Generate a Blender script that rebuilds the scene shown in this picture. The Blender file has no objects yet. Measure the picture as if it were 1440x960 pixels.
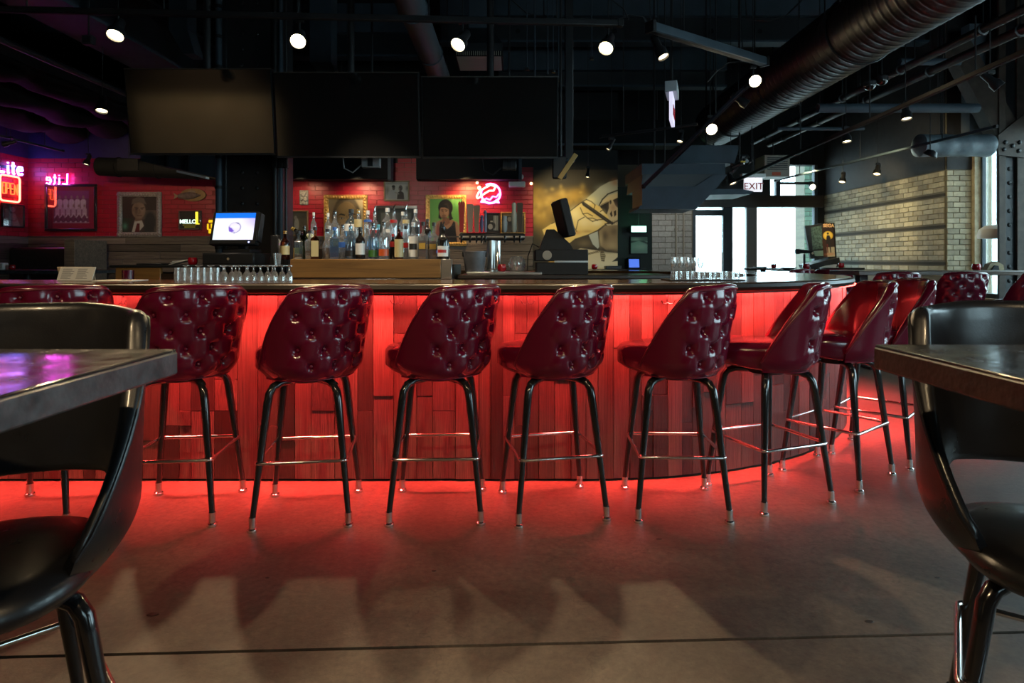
import bpy, bmesh, math, random
import numpy as np
from mathutils import Vector, Matrix

random.seed(7)
R = math.radians
SC = bpy.context.scene
COL = SC.collection

# ------------------------------------------------------------------ camera
CAMZ, F, CX, HY = 1.19, 860.0, 720.0, 367.0
cam = bpy.data.cameras.new('camera')
cam.sensor_width = 36.0
cam.lens = F / 1440.0 * 36.0
cam.shift_y = -(480.0 - HY) / 1440.0
cam.clip_start = 0.05
cam.dof.use_dof = True
cam.dof.focus_distance = 3.1
cam.dof.aperture_fstop = 7.0
camo = bpy.data.objects.new('camera', cam)
camo.location = (0, 0, CAMZ)
camo.rotation_euler = (R(90), 0, 0)
COL.objects.link(camo)
SC.camera = camo

# ------------------------------------------------------------------ world, exposure
SC.view_settings.view_transform = 'Standard'
SC.view_settings.look = 'None'
SC.view_settings.exposure = 0.0
SC.view_settings.gamma = 1.0
w = bpy.data.worlds.new('sky')
SC.world = w
w.use_nodes = True
bg = w.node_tree.nodes['Background']
bg.inputs['Color'].default_value = (0.64, 0.91, 1.0, 1)
bg.inputs['Strength'].default_value = 9.0
SC.cycles.max_bounces = 8
SC.cycles.diffuse_bounces = 4
SC.cycles.glossy_bounces = 4
SC.cycles.transparent_max_bounces = 16
SC.cycles.sample_clamp_indirect = 4.0

def area(name, loc, look, sx, sy, power, col, spread=180):
    l = bpy.data.lights.new(name, 'AREA')
    l.shape = 'RECTANGLE'; l.size = sx; l.size_y = sy
    l.energy = power; l.color = col; l.spread = R(spread)
    o = bpy.data.objects.new(name, l)
    o.location = loc
    d = Vector(look) - Vector(loc)
    o.rotation_euler = d.to_track_quat('-Z', 'Y').to_euler()
    COL.objects.link(o)
    return o

def portal(loc, look, sx, sy):
    o = area('window_portal', loc, look, sx, sy, 10, (1, 1, 1))
    o.data.cycles.is_portal = True

def spot(name, loc, look, power, col=(1.0, 0.74, 0.42), size=70, blend=0.6, rad=0.04):
    l = bpy.data.lights.new(name, 'SPOT')
    l.energy = power; l.color = col; l.spot_size = R(size); l.spot_blend = blend
    l.shadow_soft_size = rad
    o = bpy.data.objects.new(name, l)
    o.location = loc
    d = Vector(look) - Vector(loc)
    o.rotation_euler = d.to_track_quat('-Z', 'Y').to_euler()
    COL.objects.link(o)
    return o

# daylight enters through the windows of the right wall, the far wall and the street side behind the camera
portal((6.30, 6.83, 1.75), (0, 6.83, 1.75), 2.6, 2.1)
portal((6.30, 2.2, 1.75), (0, 2.2, 1.75), 4.4, 2.1)
portal((4.2, 11.62, 1.4), (4.2, 0, 1.4), 2.9, 2.9)
portal((3.6, -2.62, 1.9), (3.6, 5, 1.9), 2.6, 1.5)

# red light strips under the overhang of the bar
BCX, BCY, BR = 0.4, 5.68, 2.37          # base drum of the bar
TCX, TCY, TR = 0.25, 5.52, 2.46         # outer edge of the counter
LEDC = (1.0, 0.058, 0.048)
LEDP = 32.0                              # watts per metre
def led(p, n, L_, rz):
    # one strip washes the floor, one is turned to the boards; n points away from the bar
    o = area('bar_led', p, p + Vector((0, 0, -1)), L_, 0.03, L_ * LEDP, LEDC, 92); o.rotation_euler = (0, 0, rz)
    o = area('bar_led', p, p + Vector((0, 0, -1)), L_, 0.02, L_ * LEDP * 0.30, LEDC); o.rotation_euler = (R(52), 0, rz)
led(Vector((-1.9, 3.215, 1.012)), Vector((0, -1, 0)), 4.6, 0.0)
for k in range(9):
    a = R(-90 + 5.5 + 11 * k)
    n_ = Vector((math.cos(a), math.sin(a), 0))
    led(Vector((BCX, BCY, 1.012)) + n_ * 2.425, n_, 0.46, a + R(90))

# warm track spots (heads built further down), then spots mostly without a fixture
WARM = (1.0, 0.72, 0.40)
for (x, y, px, py, pw, sz) in [
        (-2.7, 4.1, -2.2, 1.9, 100, 75), (-1.5, 4.2, -0.9, 1.8, 120, 75), (-0.4, 4.2, -0.1, 1.6, 120, 75), (0.65, 4.3, 0.8, 1.9, 100, 75)]:
    spot('track_spot', (x, y, 2.72), (px, py, 0), pw, WARM, sz)
spot('wall_spot', (-0.72, 9.12, 2.42), (-0.62, 9.6, 1.85), 58, (1.0, 0.62, 0.26), 120, 0.9)
spot('wall_spot', (-2.35, 9.12, 2.42), (-2.35, 9.6, 1.85), 26, WARM, 120, 0.9)
spot('wall_spot', (-3.2, 9.12, 2.42), (-3.2, 9.6, 1.85), 12, WARM, 120, 0.9)
spot('wall_spot', (-5.2, 7.0, 2.5), (-5.2, 9.6, 1.9), 60, WARM, 80)
spot('wall_spot', (-6.6, 7.0, 2.5), (-6.9, 9.6, 2.0), 10, WARM, 80)
spot('mural_spot', (0.55, 8.55, 2.62), (1.0, 9.6, 1.70), 78, (1.0, 0.80, 0.42), 95, 0.9)
spot('picture_fill', (-1.84, 7.0, 2.35), (-1.3, 9.6, 1.9), 48, (1.0, .86, .66), 60)  # unseen lamp without fixture, added to brighten the framed prints
spot('back_bar_fill', (-1.3, 4.35, 2.9), (-1.1, 4.9, 1.25), 150, (1.0, 0.82, 0.6), 60)  # unseen lamps added above the back bar to brighten the bottles
spot('back_bar_fill', (0.2, 4.35, 2.9), (0.0, 5.0, 1.1), 40, (1.0, 0.82, 0.6), 60)
spot('back_bar_fill', (-2.6, 4.35, 2.9), (-2.4, 4.6, 1.1), 50, (1.0, 0.82, 0.6), 60)
spot('brick_spot', (4.3, 9.2, 2.6), (5.9, 9.9, 1.8), 110, (1.0, 0.8, 0.42), 80)
spot('brick_spot', (4.2, 7.4, 2.6), (5.9, 8.9, 2.0), 80, (1.0, 0.8, 0.42), 80)
spot('block_fill', (2.9, 9.6, 2.7), (3.05, 11.5, 1.7), 60, (1, .95, .85), 50)  # unseen lamp added because nothing else lights the block wall
spot('counter_spot', (-2.7, 4.1, 2.72), (-2.45, 3.45, 1.08), 45, WARM, 45)
spot('counter_spot', (-1.5, 4.2, 2.72), (-1.25, 3.45, 1.08), 45, WARM, 45)
spot('counter_spot', (0.65, 4.3, 2.72), (0.75, 3.45, 1.08), 30, WARM, 45)
spot('room_spot', (-1.6, -0.9, 3.4), (-1.2, 1.9, 0), 240, WARM, 85)
spot('room_spot', (0.9, -0.9, 3.4), (0.6, 1.7, 0), 140, WARM, 85)
spot('front_wall_fill', (-6.0, -0.9, 3.6), (-6.3, -2.5, 2.3), 170, WARM, 95)  # unseen lamp added so the left television has a bright wall to reflect

# ------------------------------------------------------------------ mesh builder
class MB:
    def __init__(s): s.bm = bmesh.new()
    def box(s, x0, x1, y0, y1, z0, z1, bev=0.0, M=None, seg=1):
        m = Matrix.Translation(((x0 + x1) / 2, (y0 + y1) / 2, (z0 + z1) / 2)) @ Matrix.Diagonal((abs(x1 - x0), abs(y1 - y0), abs(z1 - z0), 1))
        if M is not None: m = M @ m
        r = bmesh.ops.create_cube(s.bm, size=1.0, matrix=m)
        if bev:
            es = list({e for v in r['verts'] for e in v.link_edges})
            bmesh.ops.bevel(s.bm, geom=es, offset=bev, segments=seg, affect='EDGES', profile=0.5)
        return s
    def grid(s, rows, close_u=False, close_v=False):
        vs = [[s.bm.verts.new(p) for p in r] for r in rows]
        n, m = len(vs), len(vs[0])
        for i in range(n if close_v else n - 1):
            for j in range(m if close_u else m - 1):
                a, b, c, d = vs[i][j], vs[i][(j + 1) % m], vs[(i + 1) % n][(j + 1) % m], vs[(i + 1) % n][j]
                try: s.bm.faces.new((a, b, c, d))
                except ValueError: pass
        return vs
    def cap(s, ring):
        try: s.bm.faces.new(ring)
        except ValueError: pass
    def lathe(s, prof, seg=16, M=None, cap0=True, cap1=True):
        rows = []
        for (r, z) in prof:
            row = []
            for k in range(seg):
                a = 2 * math.pi * k / seg
                p = Vector((r * math.cos(a), r * math.sin(a), z))
                row.append(M @ p if M is not None else p)
            rows.append(row)
        vs = s.grid(rows, close_u=True)
        if cap0 and prof[0][0] > 1e-5: s.cap(list(reversed(vs[0])))
        if cap1 and prof[-1][0] > 1e-5: s.cap(vs[-1])
        return s
    def cyl(s, p0, p1, r0, r1=None, seg=12):
        return s.tube([p0, p1], [r0, r0 if r1 is None else r1], seg)
    def tube(s, pts, rad, seg=8, closed=False, caps=True):
        pts = [Vector(p) for p in pts]
        n = len(pts)
        if not isinstance(rad, (list, tuple)): rad = [rad] * n
        rows = []; up = None
        for i in range(n):
            if closed: t = pts[(i + 1) % n] - pts[i - 1]
            else: t = pts[min(i + 1, n - 1)] - pts[max(i - 1, 0)]
            if t.length < 1e-9: t = Vector((0, 0, 1))
            t.normalize()
            if up is None:
                up = Vector((0, 0, 1)) if abs(t.z) < 0.9 else Vector((1, 0, 0))
            a = up - t * up.dot(t)
            if a.length < 1e-6: a = Vector((1, 0, 0)) - t * t.x
            a.normalize(); b = t.cross(a); up = a
            rows.append([pts[i] + rad[i] * (math.cos(2 * math.pi * k / seg) * a + math.sin(2 * math.pi * k / seg) * b) for k in range(seg)])
        vs = s.grid(rows, close_u=True, close_v=closed)
        if caps and not closed:
            s.cap(list(reversed(vs[0]))); s.cap(vs[-1])
        return s
    def prism(s, poly, d0, d1, axis='y', M=None):
        def P(a, b, d):
            p = {'y': Vector((a, d, b)), 'z': Vector((a, b, d)), 'x': Vector((d, a, b))}[axis]
            return M @ p if M is not None else p
        A = [s.bm.verts.new(P(a, b, d0)) for a, b in poly]
        B = [s.bm.verts.new(P(a, b, d1)) for a, b in poly]
        n = len(poly)
        s.cap(A); s.cap(list(reversed(B)))
        for i in range(n):
            s.cap([A[i], B[i], B[(i + 1) % n], A[(i + 1) % n]])
        return s
    def sphere(s, c, r, sx=1, sy=1, sz=1, seg=12):
        prof = [(r * math.sin(math.pi * k / (seg // 2)), -r * math.cos(math.pi * k / (seg // 2))) for k in range(seg // 2 + 1)]
        prof[0] = (1e-4, prof[0][1]); prof[-1] = (1e-4, prof[-1][1])
        return s.lathe(prof, seg, Matrix.Translation(c) @ Matrix.Diagonal((sx, sy, sz, 1)))
    def mesh(s, name, mat, smooth=38):
        bmesh.ops.recalc_face_normals(s.bm, faces=s.bm.faces[:])
        me = bpy.data.meshes.new(name)
        s.bm.to_mesh(me); s.bm.free()
        if smooth:
            me.polygons.foreach_set('use_smooth', [True] * len(me.polygons))
            me.set_sharp_from_angle(angle=R(smooth))
        if mat is not None: me.materials.append(mat)
        return me
    def build(s, name, mat, parent=None, loc=None, rot=None, smooth=38):
        o = bpy.data.objects.new(name, s.mesh(name, mat, smooth))
        return link(o, parent, loc, rot)

def link(o, parent=None, loc=None, rot=None):
    COL.objects.link(o)
    if parent is not None: o.parent = parent
    if loc is not None: o.location = loc
    if rot is not None: o.rotation_euler = rot
    return o
def use(name, me, parent=None, loc=None, rot=None, scale=None):
    o = link(bpy.data.objects.new(name, me), parent, loc, rot)
    if scale is not None: o.scale = scale
    return o
def tag(o, label=None, cat=None, group=None, kind=None):
    if label: o['label'] = label
    if cat: o['category'] = cat
    if group: o['group'] = group
    if kind: o['kind'] = kind
    return o
def thing(name, label, cat, loc=(0, 0, 0), rz=0.0, group=None):
    o = bpy.data.objects.new(name, None)
    o.empty_display_size = 0.1
    link(o, None, loc, (0, 0, rz))
    return tag(o, label, cat, group)
def struct(o): o['kind'] = 'structure'; return o
def dup(o, parent=None, label=None, loc=None, rz=None):
    c = o.copy(); COL.objects.link(c); c.parent = parent
    if label: c['label'] = label
    if loc is not None: c.location = loc
    if rz is not None: c.rotation_euler = (0, 0, rz)
    for ch in list(o.children): dup(ch, c)
    return c
def P(px, py, Y):                                     # a point of the room at depth Y, read off the photograph
    return Vector(((px - CX) * Y / F, Y, CAMZ - (py - HY) * Y / F))
ORD = ['first', 'second', 'third', 'fourth', 'fifth', 'sixth', 'seventh', 'eighth', 'ninth', 'tenth', 'eleventh', 'twelfth', 'thirteenth', 'fourteenth', 'fifteenth', 'sixteenth']

# ------------------------------------------------------------------ materials
def nodes(name):
    m = bpy.data.materials.new(name); m.use_nodes = True
    nt = m.node_tree
    return m, nt, nt.nodes['Principled BSDF']
def pm(name, col, rough=0.5, metal=0.0, coat=0.0, spec=None, noise=0.0, scale=8.0, bump=0.0, bscale=60.0, stretch=(1, 1, 1), rnd=0.0, rough_noise=0.0):
    m, nt, b = nodes(name)
    b.inputs['Base Color'].default_value = (*col, 1)
    b.inputs['Roughness'].default_value = rough
    b.inputs['Metallic'].default_value = metal
    b.inputs['Coat Weight'].default_value = coat
    b.inputs['Coat Roughness'].default_value = 0.1
    if spec is not None: b.inputs['Specular IOR Level'].default_value = spec
    L = nt.links.new
    if noise or bump or rough_noise:
        tc = nt.nodes.new('ShaderNodeTexCoord')
        mp = nt.nodes.new('ShaderNodeMapping'); mp.inputs['Scale'].default_value = stretch
        L(tc.outputs['Object'], mp.inputs['Vector'])
        if rnd:
            oi = nt.nodes.new('ShaderNodeObjectInfo')
            ad = nt.nodes.new('ShaderNodeVectorMath'); ad.operation = 'ADD'
            sc = nt.nodes.new('ShaderNodeMath'); sc.operation = 'MULTIPLY'; sc.inputs[1].default_value = 37.0
            L(oi.outputs['Random'], sc.inputs[0])
            L(mp.outputs['Vector'], ad.inputs[0]); L(sc.outputs[0], ad.inputs[1])
            vec = ad.outputs[0]
        else: vec = mp.outputs['Vector']
    if noise or rough_noise:
        nz = nt.nodes.new('ShaderNodeTexNoise'); nz.inputs['Scale'].default_value = scale
        nz.inputs['Detail'].default_value = 6; nz.inputs['Roughness'].default_value = 0.62
        L(vec, nz.inputs['Vector'])
        if noise:
            hs = nt.nodes.new('ShaderNodeMapRange')
            hs.inputs['From Min'].default_value = 0.25; hs.inputs['From Max'].default_value = 0.75
            hs.inputs['To Min'].default_value = 1 - noise; hs.inputs['To Max'].default_value = 1 + noise
            L(nz.outputs['Fac'], hs.inputs['Value'])
            mx = nt.nodes.new('ShaderNodeVectorMath'); mx.operation = 'SCALE'
            mx.inputs[0].default_value = col
            val = hs.outputs['Result']
            if rnd:
                mr = nt.nodes.new('ShaderNodeMapRange')
                mr.inputs['To Min'].default_value = 1 - rnd; mr.inputs['To Max'].default_value = 1 + rnd
                L(oi.outputs['Random'], mr.inputs['Value'])
                mu = nt.nodes.new('ShaderNodeMath'); mu.operation = 'MULTIPLY'
                L(val, mu.inputs[0]); L(mr.outputs['Result'], mu.inputs[1]); val = mu.outputs[0]
            L(val, mx.inputs['Scale']); L(mx.outputs[0], b.inputs['Base Color'])
        if rough_noise:
            rr = nt.nodes.new('ShaderNodeMapRange')
            rr.inputs['From Min'].default_value = 0.3; rr.inputs['From Max'].default_value = 0.7
            rr.inputs['To Min'].default_value = max(0.03, rough - rough_noise); rr.inputs['To Max'].default_value = rough + rough_noise
            L(nz.outputs['Fac'], rr.inputs['Value']); L(rr.outputs['Result'], b.inputs['Roughness'])
    if bump:
        n2 = nt.nodes.new('ShaderNodeTexNoise'); n2.inputs['Scale'].default_value = bscale; n2.inputs['Detail'].default_value = 4
        L(vec, n2.inputs['Vector'])
        bp = nt.nodes.new('ShaderNodeBump'); bp.inputs['Strength'].default_value = bump; bp.inputs['Distance'].default_value = 0.01
        L(n2.outputs['Fac'], bp.inputs['Height']); L(bp.outputs['Normal'], b.inputs['Normal'])
    return m
def emit(name, col, strength):
    m, nt, b = nodes(name)
    b.inputs['Base Color'].default_value = (*[c * 0.5 for c in col], 1)
    b.inputs['Emission Color'].default_value = (*col, 1)
    b.inputs['Emission Strength'].default_value = strength
    return m
def glass(name, tint=(1, 1, 1), gl=0.10, rough=0.03, dens=0.0):
    # thin glass: clear with fresnel reflections
    m = bpy.data.materials.new(name); m.use_nodes = True
    nt = m.node_tree; nt.nodes.clear(); L = nt.links.new
    out = nt.nodes.new('ShaderNodeOutputMaterial')
    tr = nt.nodes.new('ShaderNodeBsdfTransparent'); tr.inputs['Color'].default_value = (*tint, 1)
    go = nt.nodes.new('ShaderNodeBsdfGlossy'); go.inputs['Roughness'].default_value = rough; go.inputs['Color'].default_value = (1, 1, 1, 1)
    lw = nt.nodes.new('ShaderNodeLayerWeight'); lw.inputs['Blend'].default_value = 0.35
    mr = nt.nodes.new('ShaderNodeMapRange'); mr.inputs['To Min'].default_value = gl; mr.inputs['To Max'].default_value = 0.75
    mx = nt.nodes.new('ShaderNodeMixShader')
    L(lw.outputs['Fresnel'], mr.inputs['Value']); L(mr.outputs['Result'], mx.inputs['Fac'])
    L(tr.outputs[0], mx.inputs[1]); L(go.outputs[0], mx.inputs[2])
    last = mx
    if dens:
        df = nt.nodes.new('ShaderNodeBsdfDiffuse'); df.inputs['Color'].default_value = (0.75, 0.78, 0.8, 1)
        m2 = nt.nodes.new('ShaderNodeMixShader'); m2.inputs['Fac'].default_value = dens
        L(mx.outputs[0], m2.inputs[1]); L(df.outputs[0], m2.inputs[2]); last = m2
    L(last.outputs[0], out.inputs['Surface'])
    return m
def paintmat(name, rough=0.6, em=0.0):
    m, nt, b = nodes(name)
    at = nt.nodes.new('ShaderNodeAttribute'); at.attribute_name = 'Col'
    nt.links.new(at.outputs['Color'], b.inputs['Base Color'])
    b.inputs['Roughness'].default_value = rough
    if em:
        nt.links.new(at.outputs['Color'], b.inputs['Emission Color'])
        b.inputs['Emission Strength'].default_value = em
    return m
def woodmat(name, dark, light, rough=0.45, axis=2, scale=1.0, rnd=0.35, coat=0.0, bump=0.25):
    m, nt, b = nodes(name); L = nt.links.new
    tc = nt.nodes.new('ShaderNodeTexCoord'); mp = nt.nodes.new('ShaderNodeMapping')
    st = [9.0 * scale] * 3; st[axis] = 0.55 * scale
    mp.inputs['Scale'].default_value = st
    oi = nt.nodes.new('ShaderNodeObjectInfo')
    sc = nt.nodes.new('ShaderNodeMath'); sc.operation = 'MULTIPLY'; sc.inputs[1].default_value = 91.0
    ad = nt.nodes.new('ShaderNodeVectorMath'); ad.operation = 'ADD'
    L(tc.outputs['Object'], mp.inputs['Vector']); L(oi.outputs['Random'], sc.inputs[0])
    L(mp.outputs['Vector'], ad.inputs[0]); L(sc.outputs[0], ad.inputs[1])
    nz = nt.nodes.new('ShaderNodeTexNoise'); nz.inputs['Scale'].default_value = 2.6; nz.inputs['Detail'].default_value = 8
    nz.inputs['Roughness'].default_value = 0.68; nz.inputs['Distortion'].default_value = 0.9
    L(ad.outputs[0], nz.inputs['Vector'])
    cr = nt.nodes.new('ShaderNodeValToRGB')
    cr.color_ramp.elements[0].position = 0.30; cr.color_ramp.elements[0].color = (*dark, 1)
    cr.color_ramp.elements[1].position = 0.72; cr.color_ramp.elements[1].color = (*light, 1)
    L(nz.outputs['Fac'], cr.inputs['Fac'])
    mr = nt.nodes.new('ShaderNodeMapRange'); mr.inputs['To Min'].default_value = 1 - rnd; mr.inputs['To Max'].default_value = 1 + rnd
    L(oi.outputs['Random'], mr.inputs['Value'])
    mx = nt.nodes.new('ShaderNodeVectorMath'); mx.operation = 'SCALE'
    L(cr.outputs['Color'], mx.inputs[0]); L(mr.outputs['Result'], mx.inputs['Scale'])
    L(mx.outputs[0], b.inputs['Base Color'])
    b.inputs['Roughness'].default_value = rough; b.inputs['Coat Weight'].default_value = coat; b.inputs['Coat Roughness'].default_value = 0.12
    bp = nt.nodes.new('ShaderNodeBump'); bp.inputs['Strength'].default_value = bump; bp.inputs['Distance'].default_value = 0.004
    L(nz.outputs['Fac'], bp.inputs['Height']); L(bp.outputs['Normal'], b.inputs['Normal'])
    return m

M = {}
M['black'] = pm('black_paint', (0.009, 0.0095, 0.011), 0.55, spec=0.28, noise=0.3)
M['ceil'] = pm('ceiling_black', (0.010, 0.011, 0.013), 0.8, noise=0.35, scale=2)
M['duct'] = pm('duct_black', (0.016, 0.019, 0.023), 0.42, noise=0.3, scale=4, bump=0.05)
M['ductblue'] = pm('duct_blue_grey', (0.042, 0.062, 0.082), 0.55, spec=0.3, noise=0.25, scale=3)
M['steelblack'] = pm('black_steel', (0.016, 0.017, 0.019), 0.38, spec=0.35, noise=0.3, scale=12)
M['legs'] = pm('black_lacquer', (0.010, 0.010, 0.011), 0.16, coat=0.6)
M['chrome'] = pm('chrome', (0.80, 0.78, 0.76), 0.14, metal=1.0)
M['steel'] = pm('brushed_steel', (0.55, 0.54, 0.52), 0.28, metal=1.0)
M['burg'] = pm('burgundy_vinyl', (0.095, 0.002, 0.0165), 0.21, coat=0.3, bump=0.03, bscale=220)
M['burgdark'] = pm('burgundy_welt', (0.10, 0.003, 0.012), 0.3)
M['bvinyl'] = pm('black_vinyl', (0.012, 0.012, 0.014), 0.33, coat=0.15, bump=0.06, bscale=300, rough_noise=0.07, scale=14)
M['tabletop'] = pm('black_laminate', (0.022, 0.020, 0.020), 0.20, noise=0.5, scale=14, rough_noise=0.12)
M['tableedge_brown'] = pm('worn_brown_edge', (0.022, 0.013, 0.009), 0.45, noise=0.8, scale=22, bump=0.2)
M['tableedge'] = pm('worn_dark_edge', (0.055, 0.06, 0.066), 0.38, noise=0.7, scale=22, bump=0.15)
M['white'] = pm('white_paper', (0.72, 0.72, 0.68), 0.6)
M['white2'] = pm('white_plastic', (0.75, 0.76, 0.74), 0.4)
M['grey'] = pm('grey_plastic', (0.22, 0.23, 0.24), 0.45)
M['beige'] = pm('beige_metal', (0.30, 0.27, 0.22), 0.5)
M['gold'] = pm('gilt_frame', (0.50, 0.30, 0.09), 0.38, metal=0.6, noise=0.5, scale=50)
M['silver'] = pm('silver_frame', (0.30, 0.27, 0.25), 0.4, metal=0.5, noise=0.5, scale=60)
M['darkwood'] = woodmat('dark_wood', (0.012, 0.007, 0.005), (0.035, 0.02, 0.012), 0.35, axis=0, rnd=0.1)
M['counter'] = woodmat('bar_counter_wood', (0.045, 0.021, 0.010), (0.12, 0.058, 0.024), 0.17, axis=0, scale=0.7, rnd=0.05, coat=0.4, bump=0.06)
M['oak'] = woodmat('amber_oak', (0.16, 0.075, 0.020), (0.33, 0.165, 0.045), 0.4, axis=0, scale=0.8, rnd=0.1)
M['plank'] = woodmat('reclaimed_bar_plank', (0.010, 0.005, 0.0045), (0.135, 0.080, 0.066), 0.5, axis=2, scale=1.7, rnd=0.75, bump=0.8)
M['wains'] = woodmat('grey_reclaimed_board', (0.045, 0.035, 0.03), (0.17, 0.14, 0.115), 0.55, axis=0, scale=1.2, rnd=0.5)
M['redwall'] = pm('red_paint', (0.34, 0.005, 0.024), 0.42, noise=0.18, scale=5, bump=0.08, rnd=0.08)
M['redgrout'] = pm('red_mortar', (0.20, 0.004, 0.007), 0.6)
M['navy'] = pm('navy_paint', (0.018, 0.016, 0.075), 0.6, noise=0.2)
M['brick'] = pm('cream_brick', (0.34, 0.31, 0.22), 0.7, noise=0.3, scale=12, bump=0.2, rnd=0.28)
M['mortar'] = pm('dark_mortar', (0.13, 0.12, 0.09), 0.85)
M['darkbrick'] = pm('dark_painted_brick', (0.02, 0.019, 0.02), 0.7, noise=0.3, bump=0.2)
M['block'] = pm('grey_painted_block', (0.34, 0.34, 0.32), 0.7, noise=0.2, scale=20, bump=0.2, rnd=0.12)
M['plaster'] = pm('tan_plaster', (0.40, 0.34, 0.25), 0.8, noise=0.3, scale=3)
M['shade'] = pm('front_wall_dark', (0.03, 0.022, 0.018), 0.8, noise=0.3)
M['moulding'] = pm('dark_moulding', (0.014, 0.008, 0.005), 0.38, spec=0.3, noise=0.4, scale=20)
M['glassware'] = glass('clear_glass', (0.97, 0.98, 0.98), 0.20, dens=0.10)
M['bottle_clear'] = glass('bottle_glass_clear', (0.90, 0.94, 0.96), 0.32, dens=0.11)
M['bottle_blue'] = glass('bottle_glass_blue', (0.45, 0.72, 0.90), 0.26, dens=0.05)
M['bottle_green'] = glass('bottle_glass_green', (0.30, 0.42, 0.16), 0.12)
M['bottle_amber'] = glass('bottle_glass_amber', (0.55, 0.22, 0.06), 0.12)
M['bottle_dark'] = pm('bottle_glass_dark', (0.012, 0.010, 0.009), 0.08, coat=0.5)
M['window'] = glass('window_glass', (0.97, 0.99, 1.0), 0.04)
M['led'] = emit('red_led', LEDC, 12.0)
# ------------------------------------------------------------------ room shell
def concrete():
    m, nt, b = nodes('stained_concrete'); L = nt.links.new
    tc = nt.nodes.new('ShaderNodeTexCoord')
    def noise(s, d=6, r=0.6, dist=0.0):
        n = nt.nodes.new('ShaderNodeTexNoise'); n.inputs['Scale'].default_value = s; n.inputs['Detail'].default_value = d
        n.inputs['Roughness'].default_value = r; n.inputs['Distortion'].default_value = dist
        L(tc.outputs['Object'], n.inputs['Vector']); return n
    n1 = noise(1.1, 8, 0.65, 0.6); n2 = noise(34, 8, 0.75)
    cr = nt.nodes.new('ShaderNodeValToRGB')
    e = cr.color_ramp.elements
    e[0].position = 0.32; e[0].color = (0.046, 0.034, 0.026, 1)
    e[1].position = 0.70; e[1].color = (0.150, 0.114, 0.086, 1)
    L(n1.outputs['Fac'], cr.inputs['Fac'])
    m2 = nt.nodes.new('ShaderNodeMapRange'); m2.inputs['From Min'].default_value = 0.3; m2.inputs['From Max'].default_value = 0.7
    m2.inputs['To Min'].default_value = 0.60; m2.inputs['To Max'].default_value = 1.36
    L(n2.outputs['Fac'], m2.inputs['Value'])
    mx = nt.nodes.new('ShaderNodeVectorMath'); mx.operation = 'SCALE'
    L(cr.outputs['Color'], mx.inputs[0]); L(m2.outputs['Result'], mx.inputs['Scale'])
    # hairline crazing
    vo = nt.nodes.new('ShaderNodeTexVoronoi'); vo.feature = 'DISTANCE_TO_EDGE'; vo.inputs['Scale'].default_value = 0.9
    ds = nt.nodes.new('ShaderNodeVectorMath'); ds.operation = 'ADD'
    n3 = noise(2.5, 4)
    L(tc.outputs['Object'], ds.inputs[0]); L(n3.outputs['Color'], ds.inputs[1]); L(ds.outputs[0], vo.inputs['Vector'])
    lt = nt.nodes.new('ShaderNodeMapRange'); lt.inputs['From Min'].default_value = 0.0; lt.inputs['From Max'].default_value = 0.006
    lt.inputs['To Min'].default_value = 0.72; lt.inputs['To Max'].default_value = 1.0
    L(vo.outputs['Distance'], lt.inputs['Value'])
    mz = nt.nodes.new('ShaderNodeVectorMath'); mz.operation = 'SCALE'
    L(mx.outputs[0], mz.inputs[0]); L(lt.outputs['Result'], mz.inputs['Scale'])
    L(mz.outputs[0], b.inputs['Base Color'])
    rr = nt.nodes.new('ShaderNodeMapRange'); rr.inputs['To Min'].default_value = 0.36; rr.inputs['To Max'].default_value = 0.62
    L(n1.outputs['Fac'], rr.inputs['Value']); L(rr.outputs['Result'], b.inputs['Roughness'])
    bp = nt.nodes.new('ShaderNodeBump'); bp.inputs['Strength'].default_value = 0.25; bp.inputs['Distance'].default_value = 0.01
    L(n2.outputs['Fac'], bp.inputs['Height']); L(bp.outputs['Normal'], b.inputs['Normal'])
    return m
M['floor'] = concrete()
XL, XR, XR2, YB, YF, YN, ZC = -7.6, 5.88, 6.22, 9.6, 11.5, -2.5, 4.9

fl = struct(MB().box(XL - .2, 6.45, YN - .2, 11.75, -0.25, -0.03).build('floor', M['shade'], smooth=0))
# two pours of concrete with the open saw-cut joint between them: joint runs (-1.3,1.847) to (1.478,1.956)
sl = (1.956 - 1.847) / (1.478 + 1.3)
jy = lambda x: 1.847 + (x + 1.3) * sl
g = 0.007
MB().prism([(XL - .2, YN - .2), (6.45, YN - .2), (6.45, jy(6.45) - g), (XL - .2, jy(XL - .2) - g)], -0.03, 0.0, 'z').build('slab', M['floor'], fl, smooth=0)
MB().prism([(XL - .2, jy(XL - .2) + g), (6.45, jy(6.45) + g), (6.45, 11.75), (XL - .2, 11.75)], -0.03, 0.0, 'z').build('slab', M['floor'], fl, smooth=0)
mbs = MB()
for (x, y, r) in [(-1.21, 2.06, .017), (-.92, 2.3, .006), (1.18, 2.02, .012), (.63, 2.62, .010), (-.3, 2.35, .007), (1.6, 2.3, .008)]:
    mbs.lathe([(r, 0.0), (r * .9, .0012)], 9, Matrix.Translation((x, y, 0)) @ Matrix.Diagonal((1.3, .7, 1, 1)))
mbs.build('stain', pm('dark_stain', (0.02, 0.016, 0.012), 0.5), fl)
MB().lathe([(.105, 0), (.10, .004), (.0001, .005)], 24).build('floor_drain', pm('drain_iron', (0.03, 0.028, 0.028), .35, metal=.6), fl, loc=(2.03, 4.28, 0))

struct(MB().box(XL - .2, 6.45, YN - .2, 11.75, ZC, ZC + .15).build('ceiling', M['ceil'], smooth=0))

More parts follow.
